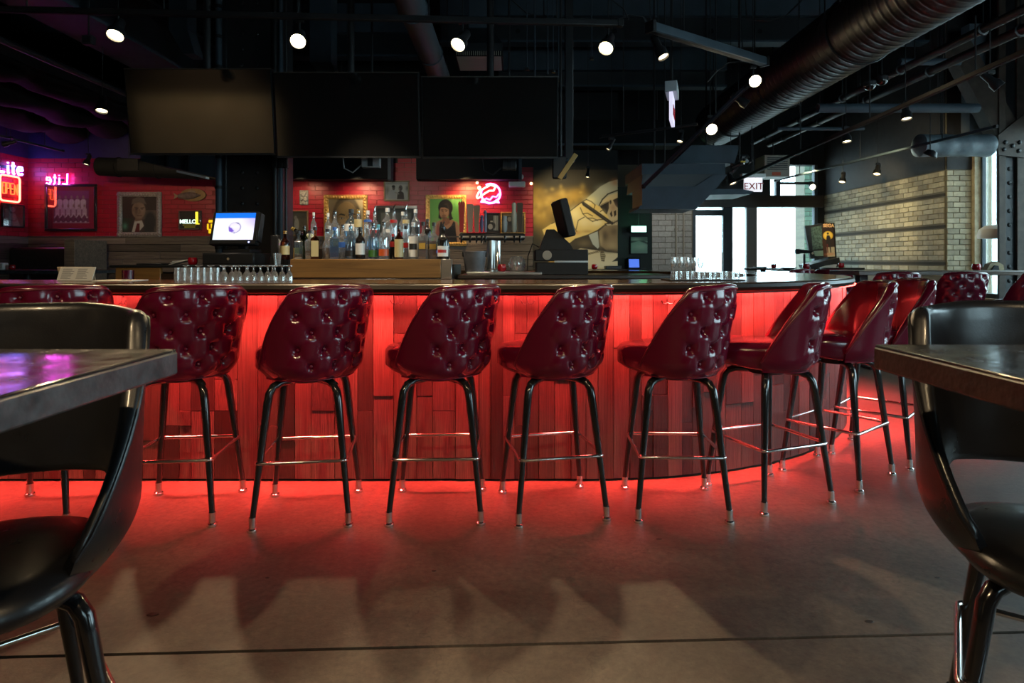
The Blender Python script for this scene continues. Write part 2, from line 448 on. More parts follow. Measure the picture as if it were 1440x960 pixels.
def brick_wall(wall, bw, bh, gap, u0, u1, z0, z1, place, mat, proud=0.008, maxn=300, near=None, skip=None, name='brick'):
    """lays running-bond bricks on a wall; place(u,z)->(loc, rotz); the first maxn (by near) become parts, the rest one stuff part"""
    me = MB().box(-bw / 2 + gap / 2, bw / 2 - gap / 2, -proud, 0.004, -bh / 2 + gap / 2, bh / 2 - gap / 2, 0.003).mesh(name, mat, 30)
    half = {}
    spots = []
    nz = int(round((z1 - z0) / bh))
    for j in range(nz):
        z = z0 + (j + .5) * bh
        u = u0 - (bw / 2 if j % 2 else 0)
        while u < u1 - 1e-4:
            a, b = max(u, u0), min(u + bw, u1)
            if b - a > 0.03: spots.append(((a + b) / 2, z, (b - a) / bw))
            u += bw
    if skip: spots = [s for s in spots if not skip(s[0], s[1])]
    if near: spots.sort(key=lambda s: near(s[0], s[1]))
    for (u, z, f) in spots[:maxn]:
        loc, rz = place(u, z)
        loc = Vector(loc); rot = Matrix.Rotation(rz, 3, 'Z')
        loc += rot @ Vector((0, random.uniform(-.0015, .0015), 0))
        use(name, me, wall, loc, (0, 0, rz), (f, 1, 1) if f < .999 else None)
    rest = spots[maxn:]
    if rest:
        mb = MB()
        for (u, z, f) in rest:
            loc, rz = place(u, z)
            mm = Matrix.Translation(loc) @ Matrix.Rotation(rz, 4, 'Z')
            mb.box((-bw / 2 + gap / 2) * f, (bw / 2 - gap / 2) * f, -proud, 0.004, -bh / 2 + gap / 2, bh / 2 - gap / 2, 0, mm)
        tag(mb.build(name + 'work', mat, wall, smooth=0), kind='stuff')

# back wall: red painted brick above a boarded wainscot
WZ = 1.57
wb = struct(MB().box(XL - .2, 1.66, YB, YB + .2, 0, ZC).build('wall_back', M['black'], smooth=0))
MB().box(XL, .335, YB - .006, YB, WZ, 2.66).build('mortar_bed', M['redgrout'], wb, smooth=0)
for (a, b) in [(XL, -4.35), (-3.75, .335)]:
    pass
RTOP = {0: 2.77, 1: 2.66}
hid = lambda u, z: (-4.62 < u < -3.58) or (-4.66 < u and z > 2.55 and not (-1.84 < u < -1.42))
brick_wall(wb, .215, .0725, .008, XL, .33, WZ, WZ + .0725 * 17, lambda u, z: ((u, YB - .006, z), 0), M['redwall'], 0.007, 300,
           near=lambda u, z: abs(z - 2.0) * 3 + (0 if u < -4.6 else 0.2) + (0 if -6.9 < u < -5 or u > -3 else .5), skip=hid)
MB().box(XL, -4.6, YB - .012, YB, 2.80, 3.2).build('navy_band', M['navy'], wb, smooth=0)
# wainscot boards
bd = MB().box(-.5, .5, -.022, 0, -.056, .056, .004).mesh('board', M['wains'], 30)
for j in range(9):
    z = WZ - .06 - j * .116
    x = XL - random.uniform(0, 1.0)
    while x < 1.6:
        L_ = random.choice([.9, 1.3, 1.7, 2.1])
        a, b = max(x, XL), min(x + L_, .33)
        if b - a > .05 and not (-4.5 < (a + b) / 2 < -3.9 and b - a < .5):
            use('board', bd, wb, ((a + b) / 2, YB - random.uniform(0, .006), z), None, (b - a - .004, 1, 1))
        x += L_
MB().box(XL, .335, YB - .03, YB, WZ - .012, WZ + .012, .004).build('cap_rail', M['wains'], wb)

# left wall with the corner at the back
wl = struct(MB().box(XL - .2, XL, YN, YB, 0, ZC).build('wall_left', M['black'], smooth=0))
MB().box(XL, XL + .006, 6.5, YB, WZ, 2.80).build('mortar_bed', M['redgrout'], wl, smooth=0)
brick_wall(wl, .215, .0725, .008, 7.9, YB, WZ, WZ + .0725 * 17, lambda u, z: ((XL + .006, u, z), R(90)), M['redwall'], 0.007, 140)
MB().box(XL, XL + .012, 6.5, YB, 2.80, 3.2).build('navy_band', M['navy'], wl, smooth=0)
for j in range(6):
    use('board', bd, wl, (XL, 8.6, WZ - .06 - j * .116), (0, 0, R(90)), (2.0, 1, 1))

# wall beside the mural, running back to the far wall
struct(MB().box(1.46, 1.66, YB + .2, YF, 0, ZC).build('wall_alcove', M['black'], smooth=0))
# dark steel post at the mural's right edge
wf = struct(MB().box(1.66, 6.2, YF, YF + .2, 3.0, ZC).build('wall_far', M['black'], smooth=0))
MB().box(1.66, 3.40, YF, YF + .2, 0, 3.0).build('masonry', M['mortar'], wf, smooth=0)
MB().box(5.76, 6.2, YF, YF + .2, 0, 3.0).build('masonry', M['black'], wf, smooth=0)
brick_wall(wf, .25, .105, .010, 2.63, 3.38, .7, .7 + .105 * 15, lambda u, z: ((u, YF, z), 0), M['block'], 0.008, 90, name='block')

M['groove'] = pm('dark_groove', (0.03, 0.026, 0.02), 0.9)
# right wall: cream brick, then a return facing the room, then the window bay
wr = struct(MB().box(XR, XR + .25, 8.3, YF, 0, ZC).build('wall_right', M['mortar'], smooth=0))
brick_wall(wr, .215, .072, .009, 8.31, YF, .98, .98 + .072 * 20, lambda u, z: ((XR, u, z), R(-90)), M['brick'], 0.009, 300,
           near=lambda u, z: u, skip=lambda u, z: any(abs(z - q) < .03 for q in (1.16, 1.664, 2.096)))
for q in (1.16, 1.664, 2.096):
    MB().box(XR - .003, XR + .01, 8.3, YF, q - .022, q + .018).build('groove', M['groove'], wr, smooth=0)
tag(MB().box(XR - .012, XR, 8.3, YF, 2.43, ZC).build('painted_band', M['darkbrick'], wr, smooth=0))
wp = struct(MB().box(XR + .004, 6.45, 8.28, 8.3, 0, ZC).build('wall_return', M['mortar'], smooth=0))
brick_wall(wp, .17, .072, .009, XR + .004, 6.22, .98, .98 + .072 * 20, lambda u, z: ((u, 8.28, z), 0), M['brick'], 0.009, 60)
MB().box(XR + .004, 6.22, 8.268, 8.28, 2.43, ZC).build('painted_band', M['darkbrick'], wp, smooth=0)

# right wall nearer the camera with two window openings
w2 = struct(MB().box(6.22, 6.45, YN, 8.28, 0, .70).build('wall_right_front', M['plaster'], smooth=0))
MB().box(6.22, 6.45, YN, 8.28, 2.85, ZC).build('lintel', M['black'], w2, smooth=0)
for (a, b) in [(8.22, 8.28), (4.4, 5.5), (YN, 0.0)]:
    MB().box(6.22, 6.45, a, b, .70, 2.85).build('pier', M['brick'], w2, smooth=0)
def window_x(n, y0, y1, z0, z1, x, mull):
    fr = struct(MB().box(x, x + .09, y0, y1, z0, z0 + .06).build('window_%d' % n, M['ductblue'], smooth=0))
    MB().box(x, x + .09, y0, y1, z1 - .06, z1).build('frame', M['ductblue'], fr, smooth=0)
    for y in [y0] + mull + [y1 - .03]:
        MB().box(x, x + .05, y, y + .03, z0 + .06, z1 - .06).build('frame', M['ductblue'], fr, smooth=0)
    MB().box(x + .04, x + .046, y0 + .05, y1 - .05, z0 + .05, z1 - .05).build('pane', M['window'], fr, smooth=0)
window_x(1, 5.5, 8.22, .70, 2.85, 6.30, [6.7])
window_x(2, 0.0, 4.4, .70, 2.85, 6.30, [1.45, 2.9])

# street side behind the camera
wn = struct(MB().box(XL - .2, 6.45, YN - .2, YN, 0, 1.1).build('wall_front', M['shade'], smooth=0))
MB().box(XL - .2, 6.45, YN - .2, YN, 2.7, ZC).build('lintel', M['shade'], wn, smooth=0)
MB().box(XL - .2, -4.7, YN - .2, YN, 1.1, 2.7).build('pier', M['plaster'], wn, smooth=0)
MB().box(-4.7, 2.3, YN - .2, YN, 1.1, 2.7).build('pier', M['shade'], wn, smooth=0)
MB().box(4.9, 6.45, YN - .2, YN, 1.1, 2.7).build('pier', M['shade'], wn, smooth=0)
w3 = struct(MB().box(2.3, 4.9, YN - .12, YN - .06, 1.1, 1.16).build('window_3', M['ductblue'], smooth=0))
MB().box(2.3, 4.9, YN - .12, YN - .06, 2.64, 2.7).build('frame', M['ductblue'], w3, smooth=0)
MB().box(3.57, 3.63, YN - .12, YN - .06, 1.16, 2.64).build('frame', M['ductblue'], w3, smooth=0)
MB().box(2.3, 4.9, YN - .10, YN - .094, 1.16, 2.64).build('pane', M['window'], w3, smooth=0)

# far glazing: door, shop window and transom
def bar(parent, x0, x1, z0, z1, name='frame', y0=YF + .02, y1=YF + .12, mat='ductblue'):
    return MB().box(x0, x1, y0, y1, z0, z1, .004).build(name, M[mat], parent)
dr = struct(MB().box(3.40, 3.46, YF, YF + .14, 0, 3.0).build('door_1', M['ductblue'], smooth=0))
bar(dr, 3.98, 4.16, 0, 3.0, 'jamb'); bar(dr, 3.46, 3.98, 2.05, 2.16, 'head'); bar(dr, 3.46, 3.98, 0, .25, 'kick_rail')
MB().box(3.46, 3.98, YF + .06, YF + .066, .25, 2.05).build('pane', M['window'], dr, smooth=0)
MB().cyl((3.93, YF - .05, .85), (3.93, YF - .05, 1.35), .012).build('door_handle', M['steel'], dr)
sw = struct(MB().box(4.16, 5.80, YF + .02, YF + .12, 0, .55).build('window_4', M['ductblue'], smooth=0))
bar(sw, 4.42, 4.62, .55, 2.2, mat='grey'); bar(sw, 5.70, 5.80, .55, 3.0)
MB().box(4.16, 5.70, YF + .06, YF + .066, .55, 2.2).build('pane', M['window'], sw, smooth=0)
ts = struct(MB().box(3.46, 5.84, YF - .06, YF + .14, 2.2, 2.42).build('trim_1', M['darkwood'], smooth=0))
bar(ts, 4.98, 5.06, 2.42, 3.0, 'mullion'); bar(ts, 5.06, 5.7, 2.64, 2.68, 'glazing_bar', mat='black')
MB().box(3.46, 5.70, YF + .06, YF + .066, 2.42, 3.0).build('pane', M['window'], ts, smooth=0)
MB().box(3.46, 4.86, YF + .0, YF + .12, 2.42, 3.0).build('transom_panel', M['duct'], ts, smooth=0)
# brick reveal of the building seen outside through the right of the shop window
pr = struct(MB().box(5.74, 6.14, YF + .5, YF + .9, 0, 3.6).build('wall_outside', M['mortar'], smooth=0))
brick_wall(pr, .2, .09, .012, 5.74, 6.14, .9, 3.5, lambda u, z: ((u, YF + .5, z), 0), pm('outside_brick', (.22, .36, .26), .8, noise=.2, rnd=.15), .008, 80)
tag(MB().box(-12, 16, YF + .2, 40, -.3, -.25).build('street_ground', pm('pavement', (.45, .45, .43), .9), smooth=0), kind='structure')
tag(MB().box(6.6, 30, -12, 40, -.36, -.31).build('street_ground', pm('pavement_side', (.45, .45, .43), .9), smooth=0), kind='structure')
# ------------------------------------------------------------------ the bar
def arc_path(cx, cy, r, x_left, y_front, n=48, back_x=None):
    pts = [(x_left, y_front)]
    for k in range(n + 1):
        a = R(-90) + math.pi * k / n
        pts.append((cx + r * math.cos(a), cy + r * math.sin(a)))
    if back_x is not None: pts.append((back_x, cy + r))
    return pts
XBL, XBB = -4.6, -1.2
bar_t = thing('bar', 'long rounded bar faced with upright reclaimed boards glowing red from below its overhang', 'bar')
outer = arc_path(BCX, BCY, BR - .02, XBL, BCY - BR + .02, 48, XBB)
inner = arc_path(BCX, BCY, BR - .16, XBL, BCY - BR + .16, 48, XBB)
MB().prism(outer + inner[::-1], 0.0, 1.022, 'z').build('carcass', M['black'], bar_t, smooth=0)
pw = .088
pmesh = MB().box(-.5, .5, -.02, .0, -.5, .5).mesh('plank', M['plank'], 0)
def plank(x, y, rz, wd):
    z = 0.012
    cuts = sorted(random.sample([.22, .3, .38, .46, .55, .63, .72, .8], random.choice([0, 1, 1, 2])))
    for c in cuts + [1.02]:
        if c - z < .06: continue
        d = random.uniform(0, .007)
        use('plank', pmesh, bar_t, (x + d * math.sin(rz), y - d * math.cos(rz), (z + c) / 2), (0, 0, rz), (wd - .003, 1, c - z - .003))
        z = c
x = -3.6
while x < .38:
    wd = random.choice([.065, .085, .09, .11, .125])
    wd = min(wd, .4 - x)
    plank(x + wd / 2, BCY - BR + .02, 0, wd)
    x += wd
a = R(-90)
while a < R(0):
    wd = random.choice([.065, .085, .09, .11])
    da = wd / BR
    am = a + da / 2
    plank(BCX + (BR - .02) * math.cos(am), BCY + (BR - .02) * math.sin(am), am + R(90), wd)
    a += da
st = arc_path(BCX, BCY, 2.435, XBL, 3.185, 48)
MB().tube([(x, y, 1.022) for (x, y) in st[:40]], .0045, 6).build('led_strip', M['led'], bar_t)
hk = None
for px in (172, 742, 938, 440, 560):
    p = P(px, 424, 3.28)
    mb = MB()
    mb.tube([(0, .0, .035), (0, -.012, .0), (0, -.012, -.012)], .0028, 6)
    for s in (-1, 1):
        mb.tube([(0, -.012, -.012), (s * .012, -.02, -.02), (s * .028, -.03, -.016), (s * .036, -.034, .002)], .0028, 6)
    mb.box(-.006, .006, .0, .004, .015, .045)
    mb.build('purse_hook', M['steelblack'], bar_t, loc=(p.x, 3.285, 1.19 - (422 - HY) * 3.28 / F))

bc = thing('bar_counter', 'varnished dark wooden counter top running along the bar and round its end', 'counter')
o_ = arc_path(TCX, TCY, TR, XBL, TCY - TR, 64, XBB)
i_ = arc_path(TCX, TCY, TR - .64, XBL, TCY - TR + .64, 64, XBB)
CT = 1.078
MB().prism(o_ + i_[::-1], CT - .042, CT, 'z').build('worktop', M['counter'], bc, smooth=30)
MB().tube([(x, y, CT - .027) for (x, y) in o_], .025, 8).build('edge_moulding', M['moulding'], bc)
ap_o = arc_path(TCX, TCY, TR - .02, XBL, TCY - TR + .02, 64, XBB)
ap_i = arc_path(TCX, TCY, TR - .05, XBL, TCY - TR + .05, 64, XBB)
MB().prism(ap_o + ap_i[::-1], CT - .062, CT - .040, 'z').build('under_rail', M['darkwood'], bc, smooth=30)

# ------------------------------------------------------------------ bar stools
def sstep(a, b, x):
    t = min(1, max(0, (x - a) / (b - a))); return t * t * (3 - 2 * t)
BUT = []
for j, zz in enumerate([1.030, .952, .874, .796, .722]):
    n = 3 if j % 2 == 0 else 4
    for k in range(n):
        BUT.append(((k - (n - 1) / 2) * .128, zz))
def shell_r(z, th, black=False):
    if black:
        r = .278 + .012 * sstep(.66, 1.08, z)
        if z < .67: r -= .085 * ((.67 - z) / .155) ** 2
    else:
        r = .236 + .030 * sstep(.66, 1.08, z) + .024 * math.cos(th) * sstep(.70, 1.08, z)
        if z < .73: r -= .050 * ((.73 - z) / .085) ** 2
    # slightly boxed plan
    c = abs(math.sin(2 * th)) ** 2
    return r * (1 + .045 * c * (1 if abs(th) < 1.6 else .4))
def make_shell(tuft, gap, mat, nth=120, nv=40):
    TH = R(130 if gap else 99)
    mb = MB(); rows = []
    zb0 = .515 if gap else .648
    for i in range(nth + 1):
        th = -TH + 2 * TH * i / nth
        d = abs(math.degrees(th))
        if gap: zt = 1.085 - .012 * sstep(20, 60, d) - .02 * sstep(66, 84, d) - .42 * (max(0, d - 74) / 56.0) ** 0.95
        else: zt = 1.085 - .008 * sstep(0, 45, d) - .022 * sstep(36, 54, d) - .335 * (max(0, d - 46) / 53.0) ** 1.08
        zt = max(zt, .72 if not gap else .63)
        zb = zb0
        if gap: zb = zb0 + .160 * (1 - sstep(42, 72, d))
        prof = []
        thick = .042 * (1 - .45 * sstep(80, 118, d))
        zin = max(zb + .02, .735 if not gap else zb + .02)
        zin = min(zin, zt - .01)
        R_ = lambda z: shell_r(z, th, gap)
        # inner face up, rolled rim, outer face down, tucked under
        for k in range(13):
            z = zin + (zt - .018 - zin) * k / 12
            prof.append((R_(z) - thick - .004 * math.sin(math.pi * k / 12), z))
        for k in range(1, 6):
            a = math.pi * k / 6
            rr = R_(zt) - thick / 2
            prof.append((rr - thick / 2 * math.cos(a), zt - .018 + .02 * math.sin(a)))
        for k in range(nv + 1):
            z = zt - .018 + (zb + .004 - zt + .018) * k / nv
            r = R_(z)
            if tuft:
                s = th * .262
                dd = 0.0
                for (bs, bz) in BUT:
                    e = math.hypot(s - bs, z - bz)
                    if e < .10: dd += .020 * math.exp(-(e / .017) ** 2) + .009 * math.exp(-(e / .036) ** 2)
                # soft pleats joining the buttons
                uu = s / .128; vv = (z - .718) / .156
                f1 = ((uu + vv) % 1.0) - .5; f2 = ((uu - vv) % 1.0) - .5
                fade = (1 - sstep(.20, .27, abs(s))) * (1 - sstep(1.02, 1.06, z)) * sstep(.66, .72, z)
                dd += fade * .0042 * (math.exp(-((.5 - abs(f1)) / .10) ** 2) + math.exp(-((.5 - abs(f2)) / .10) ** 2))
                dd -= fade * .006
                r -= dd
            prof.append((r, z))
        prof.append((R_(zb) - thick * .6, zb - .003))
        prof.append((R_(zin) - thick, zb + .004))
        rows.append([Vector((r * math.sin(th), -r * math.cos(th), z)) for (r, z) in prof])
    vs = mb.grid(rows, close_u=True)
    mb.cap(vs[0]); mb.cap(list(reversed(vs[-1])))
    me = mb.mesh('backrest', mat, 70)
    rim = []
    for i in range(0, nth + 1, 2):
        rim.append(rows[i][18].copy())
    return me, rim
def bent_leg(sx, sy, zt, spread_t, spread_b):
    pts = []; rad = []
    k = .055
    top = [(.35, 0), (.75, -.004), (.93, -.018), (1.02, -.045), (1.06, -.085)]
    for (f, dz) in top:
        pts.append((sx * spread_t * f, sy * spread_t * f, zt + dz)); rad.append(.019)
    x0, z0 = spread_t * 1.06, zt - .085
    for t in (.25, .5, .75, 1.0):
        pts.append((sx * (x0 + (spread_b - x0) * t), sy * (x0 + (spread_b - x0) * t), z0 + (.05 - z0) * t)); rad.append(.019 - .0065 * t)
    return MB().tube(pts, rad, 10)
def round_square(h, z, rc, n=5):
    pts = []
    for q in range(4):
        cx, cy = [(1, 1), (-1, 1), (-1, -1), (1, -1)][q]
        for k in range(n + 1):
            a = R(90 * q) + R(90) * k / n
            pts.append((cx * (h - rc) + rc * math.cos(a), cy * (h - rc) + rc * math.sin(a), z))
    return pts
red_shell, red_rim = make_shell(True, False, M['burg'])
red_shell_far, _ = make_shell(True, False, M['burg'], 60, 24)
blk_shell, blk_rim = make_shell(False, True, M['bvinyl'], 96, 24)
btn = MB().sphere((0, 0, 0), .0095, 1, .55, 1, 8).mesh('button', M['burg'], 80)
def seat_mesh(mat, gap=False):
    mb = MB()
    rows = []
    zt = .785 if not gap else .60
    zl = 0 if not gap else -.125
    for (f, z) in [(.80, .655 + zl), (.93, .662 + zl), (1.0, .685 + zl), (1.0, zt - .035), (.985, zt - .022), (.93, zt - .006), (.75, zt + .004), (.4, zt + .012), (.01, zt + .014)]:
        row = []
        low = max(0, .70 - z) if not gap else 0
        for k in range(40):
            a = 2 * math.pi * k / 40
            r = (.205 if not gap else .222) * f
            e = 1.0
            xx, yy = math.cos(a), math.sin(a)
            m = (abs(xx) ** 3 + abs(yy) ** 3) ** (-1 / 3)
            # front half squarer and longer than the back
            mm = 1 + (m - 1) * (.9 if yy > 0 else .3)
            row.append(Vector((r * mm * xx, r * mm * yy * (1.20 if yy > 0 else .9) + .02, z + (low * .75 * max(0, yy) ** 1.5))))
        rows.append(row)
    vs = mb.grid(rows, close_u=True)
    mb.cap(list(reversed(vs[0]))); mb.cap(vs[-1])
    return mb.mesh('seat', mat, 60)
red_seat = seat_mesh(M['burg']); blk_seat = seat_mesh(M['bvinyl'], True)
leg_low = {(sx, sy): bent_leg(sx, sy, .505, .145, .206).mesh('leg', M['legs'], 50) for sx in (-1, 1) for sy in (-1, 1)}
leg_me = {(sx, sy): bent_leg(sx, sy, .637, .145, .206).mesh('leg', M['legs'], 50) for sx in (-1, 1) for sy in (-1, 1)}
foot_me = MB().lathe([(.0155, .062), (.0150, .018), (.0150, .016), (.021, .012), (.023, .004), (.022, 0.0)][::-1], 12).mesh('foot_tip', M['chrome'], 40)
ring_me = MB().tube(round_square(.196, .292, .022), .0085, 8, closed=True).mesh('footrest', M['chrome'], 60)
plate_me = MB().lathe([(.085, .622), (.09, .626), (.09, .648), (.08, .652)], 20).mesh('swivel_plate', M['steelblack'], 40)
welt_red = MB().tube(red_rim, .0055, 6).mesh('welt', M['burgdark'], 60)
welt_blk = MB().tube(blk_rim, .006, 6).mesh('welt', M['bvinyl'], 60)

def make_stool(label, kind, group):
    t = thing('bar_stool', label, 'stool', group=group)
    sh = use('backrest', {'red': red_shell, 'far': red_shell_far, 'black': blk_shell}[kind], t)
    use('welt', welt_blk if kind == 'black' else welt_red, sh)
    if kind == 'red':
        for (bs, bz) in BUT:
            th = bs / .262
            r = shell_r(bz, th) - .019
            use('button', btn, sh, (r * math.sin(th), -r * math.cos(th), bz), (0, 0, th))
    s2 = use('seat', blk_seat if kind == 'black' else red_seat, t)
    base = []
    for (sx, sy), me in (leg_low if kind == 'black' else leg_me).items():
        lg = use('leg', me, t); base.append(lg)
        use('foot_tip', foot_me, lg, (sx * .206, sy * .206, 0))
    base.append(use('footrest', ring_me, t)); base.append(use('swivel_plate', plate_me, t, (0, 0, -.135) if kind == 'black' else None))
    return t
def set_base(t, ang):                       # the seat swivels over its base
    for c in t.children:
        if c.name.split('.')[0] in ('leg', 'footrest', 'swivel_plate'):
            c.rotation_euler = (0, 0, ang)
proto = make_stool('', 'red', 'red bar stools along the bar')
stools = [  # x, y, facing (degrees left of straight ahead), base angle, label
    (-2.22, 2.92, 45, 6, 'red tufted bar stool at the far left end, mostly hidden behind the black table'),
    (-1.575, 2.935, 44, 6, 'red tufted bar stool just right of the near left black table'),
    (-.968, 2.925, 48, 8, 'red tufted bar stool below left end of liquor bottles, second right of black table'),
    (-.355, 2.966, 47, 2, 'red tufted bar stool in front of the liquor bottles and portrait of man in vest'),
    (.193, 2.98, 48, 11, 'red tufted bar stool in front of the black point of sale terminal and mural'),
    (.789, 2.99, 44, -2, 'red tufted bar stool in front of the grey block wall, where the bar starts curving'),
    (1.305, 3.13, 70, 20, 'red bar stool at the curve, seat turned left and its bright inner back showing'),
    (1.825, 3.44, 82, 38, 'second red bar stool from the counter end, between bright seat and last stool'),
    (2.26, 3.775, 86, 46, 'last red bar stool round the bar end, beside the right black table'),
]
for i, (x, y, f, b, lab) in enumerate(stools):
    s = proto if i == 0 else dup(proto)
    s.location = (x, y, 0); s.rotation_euler = (0, 0, R(f)); s['label'] = lab
    set_base(s, R(b - f))
# black stools at the near tables
k0 = make_stool('black vinyl barrel stool behind the near left table, its back toward the bar', 'black', 'black stools at the near tables')
k0.location = (-1.09, 1.26, 0); k0.rotation_euler = (0, 0, R(180 + 20)); set_base(k0, R(25))
k1 = dup(k0, None, 'black vinyl barrel stool behind the near right table, a leg showing below')
k1.location = (1.22, 1.34, 0); k1.rotation_euler = (0, 0, R(180 - 24)); set_base(k1, R(-12))

# ------------------------------------------------------------------ near tables
def pub_table(name, label, x0, x1, y0, y1, z, cx, cy, group, mt='tabletop', me='tableedge'):
    t = thing(name, label, 'table', ((x0 + x1) / 2, (y0 + y1) / 2, 0), 0, group)
    hx, hy = (x1 - x0) / 2, (y1 - y0) / 2
    MB().box(-hx, hx, -hy, hy, z - .05, z - .004, .004).build('edge_band', M[me], t)
    MB().box(-hx + .002, hx - .002, -hy + .002, hy - .002, z - .006, z, .002).build('tabletop', M[mt], t)
    MB().cyl((0, 0, .02), (0, 0, z - .05), .04, .04, 14).build('column', M['steelblack'], t)
    MB().lathe([(.20, 0), (.20, .012), (.06, .035), (.045, .06)], 24).build('base', M['steelblack'], t)
    return t
pub_table('pub_table', 'near left black pub table reflecting violet neon, cut off by picture edge', -1.95, -.655, .35, 1.2, 1.018, 0, 0, 'near black pub tables')
pub_table('pub_table', 'near right black pub table with a worn brown edge and corner', .738, 2.05, .35, 1.25, 1.02, 0, 0, 'near black pub tables', 'tabletop', 'tableedge_brown')
# ------------------------------------------------------------------ work island behind the bar
isl = thing('back_bar_island', 'amber wood back bar island carrying the liquor bottles', 'cabinet', (-1.05, 4.9, 0))
MB().box(-.585, .615, -.32, .32, 0, 1.165).build('body', M['black'], isl, smooth=0)
MB().box(-.60, .52, -.35, -.32, 1.065, 1.205, .004).build('front_board', M['oak'], isl)
MB().box(-.60, .52, -.32, .35, 1.16, 1.2, .003).build('top', M['darkwood'], isl)
MB().box(-.60, .52, .05, .35, 1.2, 1.29, .003).build('bottle_riser', M['darkwood'], isl)
MB().box(-.60, .63, -.40, -.35, 1.035, 1.06, .004).build('lip', M['darkwood'], isl)
MB().box(.52, .60, -.33, -.27, 1.0, 1.205, .003).build('corner_post', M['steel'], isl)
li = thing('register_counter', 'low amber wood counter carrying the lit register at left behind the bar', 'cabinet', (-2.3, 4.75, 0))
MB().box(-.60, .62, -.25, .35, 0, 1.10).build('body', M['black'], li, smooth=0)
MB().box(-.60, -.27, -.28, -.25, .98, 1.142, .004).build('front_board', M['oak'], li)
MB().box(-.27, .62, -.275, -.25, .98, 1.10, .004).build('front_board', M['darkwood'], li)
MB().box(-.64, .64, -.29, .37, 1.142, 1.162, .004).build('top', M['black'], li)
ri = thing('tap_counter', 'dark wooden counter under the beer taps and black terminal', 'counter', (.25, 4.9, 0))
MB().box(-.66, .85, -.28, .3, 0, 1.05).build('body', M['black'], ri, smooth=0)
MB().box(-.66, 1.0, -.30, .32, 1.055, 1.085, .005).build('worktop', M['darkwood'], ri)
MB().box(-.60, -.02, -.22, .1, 1.085, 1.108, .004).build('drip_tray', M['steel'], ri)
# glass hooked edge bits on the rail
# ------------------------------------------------------------------ bottles
def bottle_prof(kind, h, r):
    if kind == 'round':   # broad shoulder, straight neck
        return [(r * .92, 0), (r, .006), (r, h * .58), (r * .93, h * .63), (r * .55, h * .70), (r * .36, h * .76), (r * .34, h * .93), (r * .40, h * .935), (r * .40, h * .96), (r * .34, h * .96)]
    if kind == 'tall':
        return [(r * .92, 0), (r, .006), (r, h * .66), (r * .9, h * .71), (r * .45, h * .78), (r * .36, h * .84), (r * .34, h * .95), (r * .40, h * .955), (r * .38, h * .97)]
    if kind == 'dome':
        return [(r * .92, 0), (r, .006), (r, h * .52), (r * .96, h * .60), (r * .8, h * .68), (r * .5, h * .745), (r * .3, h * .78), (r * .28, h * .92), (r * .36, h * .93), (r * .34, h * .95)]
    if kind == 'squat':
        return [(r * .90, 0), (r, .008), (r * 1.0, h * .45), (r * .85, h * .55), (r * .45, h * .66), (r * .30, h * .72), (r * .28, h * .90), (r * .36, h * .91), (r * .34, h * .94)]
    if kind == 'square':
        return [(r * .95, 0), (r, .005), (r, h * .60), (r * .92, h * .645), (r * .5, h * .70), (r * .34, h * .74), (r * .33, h * .92), (r * .40, h * .925), (r * .38, h * .95)]
CAPM = {}
def capm(c):
    if c not in CAPM:
        CAPM[c] = pm('cap_%d' % len(CAPM), c, .35)
    return CAPM[c]
def bottle(label, kind, px, pyb, Y, h, r, gm, cap=(.02, .02, .02), lab=None, lz=(.12, .5), liq=None, liqh=.5, spout=False, lab2=None):
    p = P(px, pyb, Y)
    zb = {4.70: 1.2, 4.74: 1.2, 4.85: 1.2, 5.05: 1.29}.get(Y, p.z)
    t = thing('bottle', label, 'bottle', (p.x, Y, zb), random.uniform(-.3, .3), 'liquor bottles on the back bar')
    seg = 4 if kind == 'square' else 16
    prof = bottle_prof(kind, h, r)
    rot = Matrix.Rotation(R(45), 4, 'Z') if kind == 'square' else None
    if kind == 'square': prof = [(a * 1.25, b) for a, b in prof[:4]] + prof[4:]
    MB().lathe(prof, seg if kind != 'square' else 4, rot).build('glass_body', M[gm], t, smooth=50 if kind != 'square' else 20)
    rn, zt = prof[-1]
    if spout:
        MB().lathe([(rn * .9, h * .93), (rn * .9, h * .99)], 10).build('stopper', M['steelblack'], t)
        MB().tube([(0, 0, h * .985), (0, 0, h * 1.05), (.012, 0, h * 1.13)], [.006, .005, .004], 8).build('pour_spout', M['chrome'], t)
    else:
        MB().lathe([(rn * 1.12, h * .90), (rn * 1.15, h * .995), (rn * 1.0, h)], 12).build('cap', capm(cap), t)
    if liq and liq != 'rum':
        pr = [(a * .93, max(b, .004)) for a, b in prof if b <= h * liqh]
        pr.append((pr[-1][0], h * liqh))
        MB().lathe(pr, seg, rot).build('liquid', M[liq] if liq in M else capm(liq), t, smooth=40)
    if lab is not None:
        rr = r * 1.015
        if kind == 'square':
            rr = r * 1.25 * .7071 + .0015
            MB().box(-rr * .8, rr * .8, -rr - .0008, -rr, h * lz[0], h * lz[1]).build('label', capm(lab), t)
        else:
            rows = [[Vector((rr * math.sin(a), -rr * math.cos(a), z)) for a in [R(-75 + 150 * k / 12) for k in range(13)]] for z in (h * lz[0], h * lz[1])]
            m_ = MB(); m_.grid(rows); m_.build('label', capm(lab), t)
            if lab2 is not None:
                rows = [[Vector((rr * 1.01 * math.sin(a), -rr * 1.01 * math.cos(a), z)) for a in [R(-50 + 100 * k / 8) for k in range(9)]] for z in (h * (lz[0] * .65 + lz[1] * .35), h * (lz[0] * .35 + lz[1] * .65))]
                m_ = MB(); m_.grid(rows); m_.build('label_band', capm(lab2), t)
    return t
